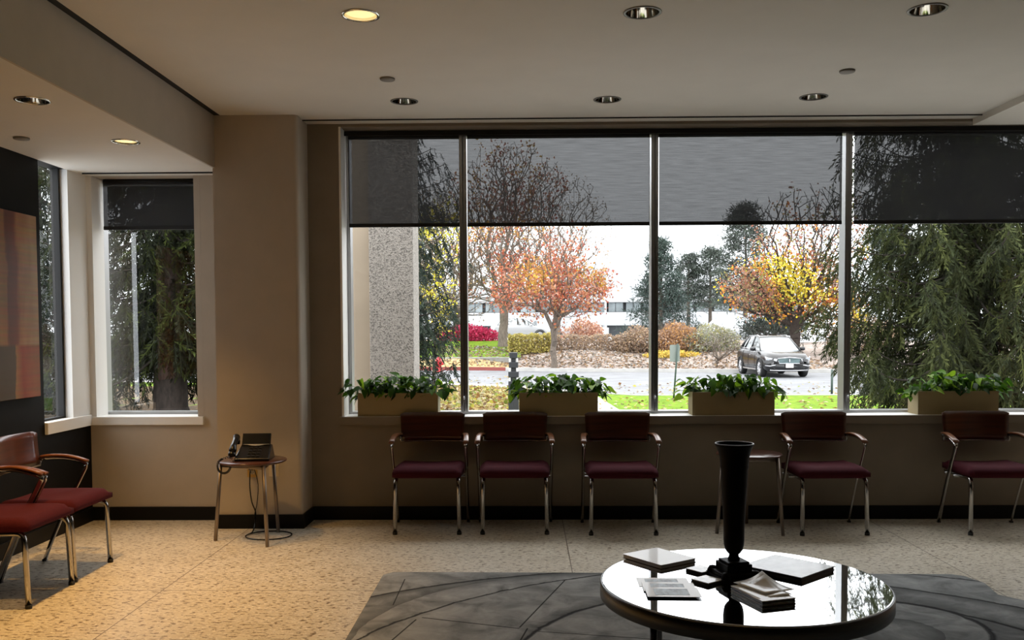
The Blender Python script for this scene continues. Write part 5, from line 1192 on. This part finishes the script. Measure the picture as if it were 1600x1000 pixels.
# ---- cars --------------------------------------------------------
def make_suv(loc, rz, label, paint, group=None, detail=True):
    r = empty('suv', loc, rz); tag(r, label, 'car', group)
    # lower body loft: stations along y (front is -y): (y, halfwidth, z_bottom, z_shoulder, z_top, inner top halfwidth)
    st = [(-2.28, 0.60, 0.34, 0.62, 0.70, 0.50), (-2.24, 0.76, 0.27, 0.66, 0.80, 0.62), (-2.12, 0.88, 0.24, 0.72, 0.90, 0.70), (-1.85, 0.93, 0.24, 0.80, 0.97, 0.76), (-1.40, 0.945, 0.24, 0.87, 1.03, 0.80), (-1.00, 0.945, 0.24, 0.92, 1.07, 0.84),
          (-0.5, 0.94, 0.24, 0.95, 1.08, 0.84), (0.5, 0.94, 0.24, 0.98, 1.11, 0.84), (1.3, 0.945, 0.24, 1.01, 1.13, 0.83), (1.9, 0.93, 0.28, 1.02, 1.12, 0.78), (2.18, 0.86, 0.38, 0.98, 1.08, 0.68), (2.28, 0.74, 0.45, 0.90, 1.0, 0.55)]
    V = []; F = []
    for y, w_, z0, zs, zt, wi in st:
        half = [(0, z0), (w_*0.85, z0), (w_*0.965, z0+0.10), (w_, z0+0.30), (w_*0.985, zs-0.08), (w_*0.955, zs), (wi, zt), (wi*0.5, zt+0.012), (0, zt+0.016)]
        ring = half+[(-x, z) for x, z in half[-2:0:-1]]; V += [(x, y, z) for x, z in ring]
    k = len(V)//len(st)
    for i in range(len(st)-1):
        for j in range(k): l = (j+1) % k; F.append((i*k+j, (i+1)*k+j, (i+1)*k+l, i*k+l))
    F += [tuple(range(k)), tuple(range(len(V)-1, len(V)-k-1, -1))]
    m = MB(); m.add(V, F, True); m.build('body', paint, r)
    # glasshouse
    gs = [(-1.10, 0.80, 1.06, 1.07, 0.78), (-0.35, 0.83, 1.08, 1.56, 0.62), (0.30, 0.84, 1.10, 1.635, 0.62), (1.10, 0.83, 1.12, 1.60, 0.60), (1.65, 0.80, 1.11, 1.52, 0.58), (2.15, 0.70, 1.05, 1.10, 0.60)]
    V = []; F = []
    for y, wb, z0, z1, wt in gs: V += [(-wb, y, z0), (wb, y, z0), (wt, y, z1), (0, y, z1+0.02), (-wt, y, z1)]
    for i in range(len(gs)-1):
        for j in range(5): l = (j+1) % 5; F.append((i*5+j, (i+1)*5+j, (i+1)*5+l, i*5+l))
    F += [(0, 1, 2, 3, 4), (29, 28, 27, 26, 25)]
    m = MB(); m.add(V, F); m.build('windows', M['carglass'], r)
    # roof skin and pillars
    V = []; F = []
    for y, wb, z0, z1, wt in gs[1:5]: V += [(-wt-0.015, y, z1-0.03), (-wt+0.02, y, z1+0.012), (0, y, z1+0.035), (wt-0.02, y, z1+0.012), (wt+0.015, y, z1-0.03)]
    for i in range(3):
        for j in range(4): F.append((i*5+j, i*5+j+1, (i+1)*5+j+1, (i+1)*5+j))
    m = MB(); m.add(V, F, True); o = m.build('roof', paint, r); s_ = o.modifiers.new('s', 'SOLIDIFY'); s_.thickness = 0.02
    for s in (-1, 1):
        m = MB(); m.tube([(s*0.81, -1.12, 1.07), (s*0.635, -0.35, 1.57)], 0.03, 6); m.tube([(s*0.845, 0.10, 1.09), (s*0.635, 0.20, 1.62)], 0.028, 6)
        m.tube([(s*0.84, 1.05, 1.12), (s*0.61, 0.98, 1.59)], 0.035, 6); m.tube([(s*0.80, 1.75, 1.12), (s*0.585, 1.55, 1.52)], 0.06, 6); m.build('pillars', paint, r)
        m = MB(); m.tube([(s*0.60, -0.25, 1.60), (s*0.585, -0.1, 1.665), (s*0.58, 1.3, 1.645), (s*0.57, 1.5, 1.58)], 0.015, 6); m.build('roof_rail', M['silver'], r)
        m = MB(); m.tube([(s*0.86, -0.98, 1.095), (s*0.865, 1.2, 1.14), (s*0.80, 1.9, 1.16)], 0.012, 5); m.build('window_trim', M['silver'], r)
        m = MB(); m.lathe([(0, -0.12), (0.07, -0.10), (0.09, 0.0), (0.07, 0.10), (0, 0.12)], n=12, sy=0.8); m.xf(Matrix.Translation((s*1.02, -0.78, 1.12)) @ Matrix.Rotation(PI/2, 4, 'Y')); m.tube([(s*0.90, -0.78, 1.06), (s*0.98, -0.78, 1.10)], 0.03, 6); m.build('wing_mirror', paint, r)
        for y in (-1.42, 1.36):
            m = MB(); c = (s*0.83, y, 0.36)
            mt = Matrix.Translation(c) @ Matrix.Rotation(s*PI/2, 4, 'Y')
            k0 = len(m.v); m.lathe([(0.24, -0.11), (0.34, -0.11), (0.36, -0.08), (0.36, 0.09), (0.34, 0.115), (0.255, 0.125), (0.24, 0.10), (0.24, -0.11)], n=28); m.f = [f for f in m.f if len(f) == 4]; m.sm = m.sm[:len(m.f)]; m.xf(mt)
            ty = m.build('tyre', M['tyre'], r)
            m = MB(); m.lathe([(0.255, 0.05), (0.255, 0.118), (0.235, 0.122), (0.225, 0.06), (0.0, 0.05)], n=28)
            for q in range(10):
                a = 2*PI*q/10; m.tube([(0.04*math.cos(a), 0.04*math.sin(a), 0.11), (0.235*math.cos(a+0.1), 0.235*math.sin(a+0.1), 0.112)], 0.018, 5)
            m.lathe([(0.06, 0.06), (0.06, 0.12), (0, 0.125)], n=12); m.xf(mt); m.build('wheel_rim', M['silver'], r)
            m = MB(); n = 18
            for q in range(n):
                a0, a1 = PI*q/n-0.15, PI*(q+1)/n-0.15
                vs = []
                for (rr, xx) in ((0.37, 0.90), (0.43, 0.90), (0.43, 0.958), (0.37, 0.958)):
                    for a in (a0, a1): vs.append((s*xx, y+rr*math.cos(a), 0.36+rr*math.sin(a)))
                m.add([vs[i] for i in (0, 1, 3, 2)], [(0, 1, 2, 3)]); m.add([vs[i] for i in (2, 3, 5, 4)], [(0, 1, 2, 3)]); m.add([vs[i] for i in (4, 5, 7, 6)], [(0, 1, 2, 3)]); m.add([vs[i] for i in (6, 7, 1, 0)], [(0, 1, 2, 3)])
            m.build('wheel_arch', M['tyre'], r)
        m = MB(); m.box(min(s*0.93, s*0.955), max(s*0.93, s*0.955), -0.95, 0.92, 0.27, 0.33); m.build('sill_trim', M['silver'], r)
        if detail:
            m = MB(); m.add([(s*0.46, -2.262, 0.745), (s*0.84, -2.16, 0.80), (s*0.90, -2.02, 0.84), (s*0.86, -2.11, 0.70), (s*0.50, -2.268, 0.655)], [(0, 1, 2, 3, 4)] if s < 0 else [(4, 3, 2, 1, 0)]); o = m.build('headlamp', M['headlamp'], r); q = o.modifiers.new('s', 'SOLIDIFY'); q.thickness = 0.05; q.offset = 0
            m = MB(); m.tube([(s*0.55, -2.275, 0.50), (s*0.76, -2.235, 0.46), (s*0.90, -2.10, 0.48)], 0.022, 6); m.build('fog_lamp_trim', M['silver'], r)
            m = MB(); m.box(min(s*0.946, s*0.958), max(s*0.946, s*0.958), -0.20, 0.0, 0.86, 0.885); m.build('door_handle', M['silver'], r)
            m = MB()
            for y in (-0.72, 0.22, 1.02): m.tube([(s*0.945, y, 0.36), (s*0.950, y, 0.60), (s*0.94, y, 0.92), (s*0.875, y, 1.06)], 0.006, 4)
            m.build('door_seam', M['tyre'], r)
    if detail:
        m = MB(); fr = [(-0.46, 0.76), (-0.40, 0.56), (0.40, 0.56), (0.46, 0.76), (0, 0.80)]
        m.tube([(x, -2.30+0.02*abs(x), z) for x, z in fr], 0.022, 6, closed=True); m.build('grille_surround', M['silver'], r)
        m = MB(); m.add([(x, -2.290+0.02*abs(x), z) for x, z in fr], [(0, 1, 2, 3, 4)]); o = m.build('grille', M['grille'], r); q = o.modifiers.new('s', 'SOLIDIFY'); q.thickness = 0.02
        m = MB(); m.box(-0.022, 0.022, -2.325, -2.31, 0.62, 0.74); m.box(-0.035, 0.035, -2.328, -2.315, 0.675, 0.685); m.build('badge', M['silver'], r)
        bx('licence_plate', M['plate'], (-0.155, 0.155, -2.335, -2.325, 0.40, 0.55), r, 0.004)
        bx('plate_bracket', M['tyre'], (-0.17, 0.17, -2.325, -2.26, 0.39, 0.56), r)
        m = MB(); m.tube([(-0.75, -2.22, 0.30), (-0.4, -2.29, 0.285), (0.4, -2.29, 0.285), (0.75, -2.22, 0.30)], 0.022, 6); m.build('bumper_trim', M['silver'], r)
        m = MB(); m.add([(-0.72, -2.245, 0.50), (-0.45, -2.296, 0.53), (0.45, -2.296, 0.53), (0.72, -2.245, 0.50), (0.60, -2.28, 0.36), (-0.60, -2.28, 0.36)], [(5, 4, 3, 2, 1, 0)]); o = m.build('air_intake', M['tyre'], r); q = o.modifiers.new('s', 'SOLIDIFY'); q.thickness = 0.02
    return r
make_suv((10.27, 38.75, -0.5), 0.04, 'black suv parked facing the building across the road', M['carpaint'])
far = make_suv((14.2, 61.5, 0.6), 1.2, 'white car roof showing just above the black suv', M['carwhite'], 'cars parked far behind the hedges', detail=False)
for x, y, a, p, t_ in ((-0.4, 70, PI/2, 'w', 'white car parked far away left of the orange maple trunk'), (3.9, 76, -PI/2, 'w', 'white car parked far away right of the orange maple trunk'), (1.6, 88, 0.2, 'g', 'grey car in the shade under the white building')):
    c = copy_tree(far); c.location = (x, y, 0.72); c.rotation_euler = (0, 0, a); c['label'] = t_
    if p == 'g':
        for ch in [o for o in D.objects if o.parent == c]:
            if ch.data.materials and ch.data.materials[0] == M['carwhite']:
                ch.data = ch.data.copy(); ch.data.materials[0] = M['cargrey']
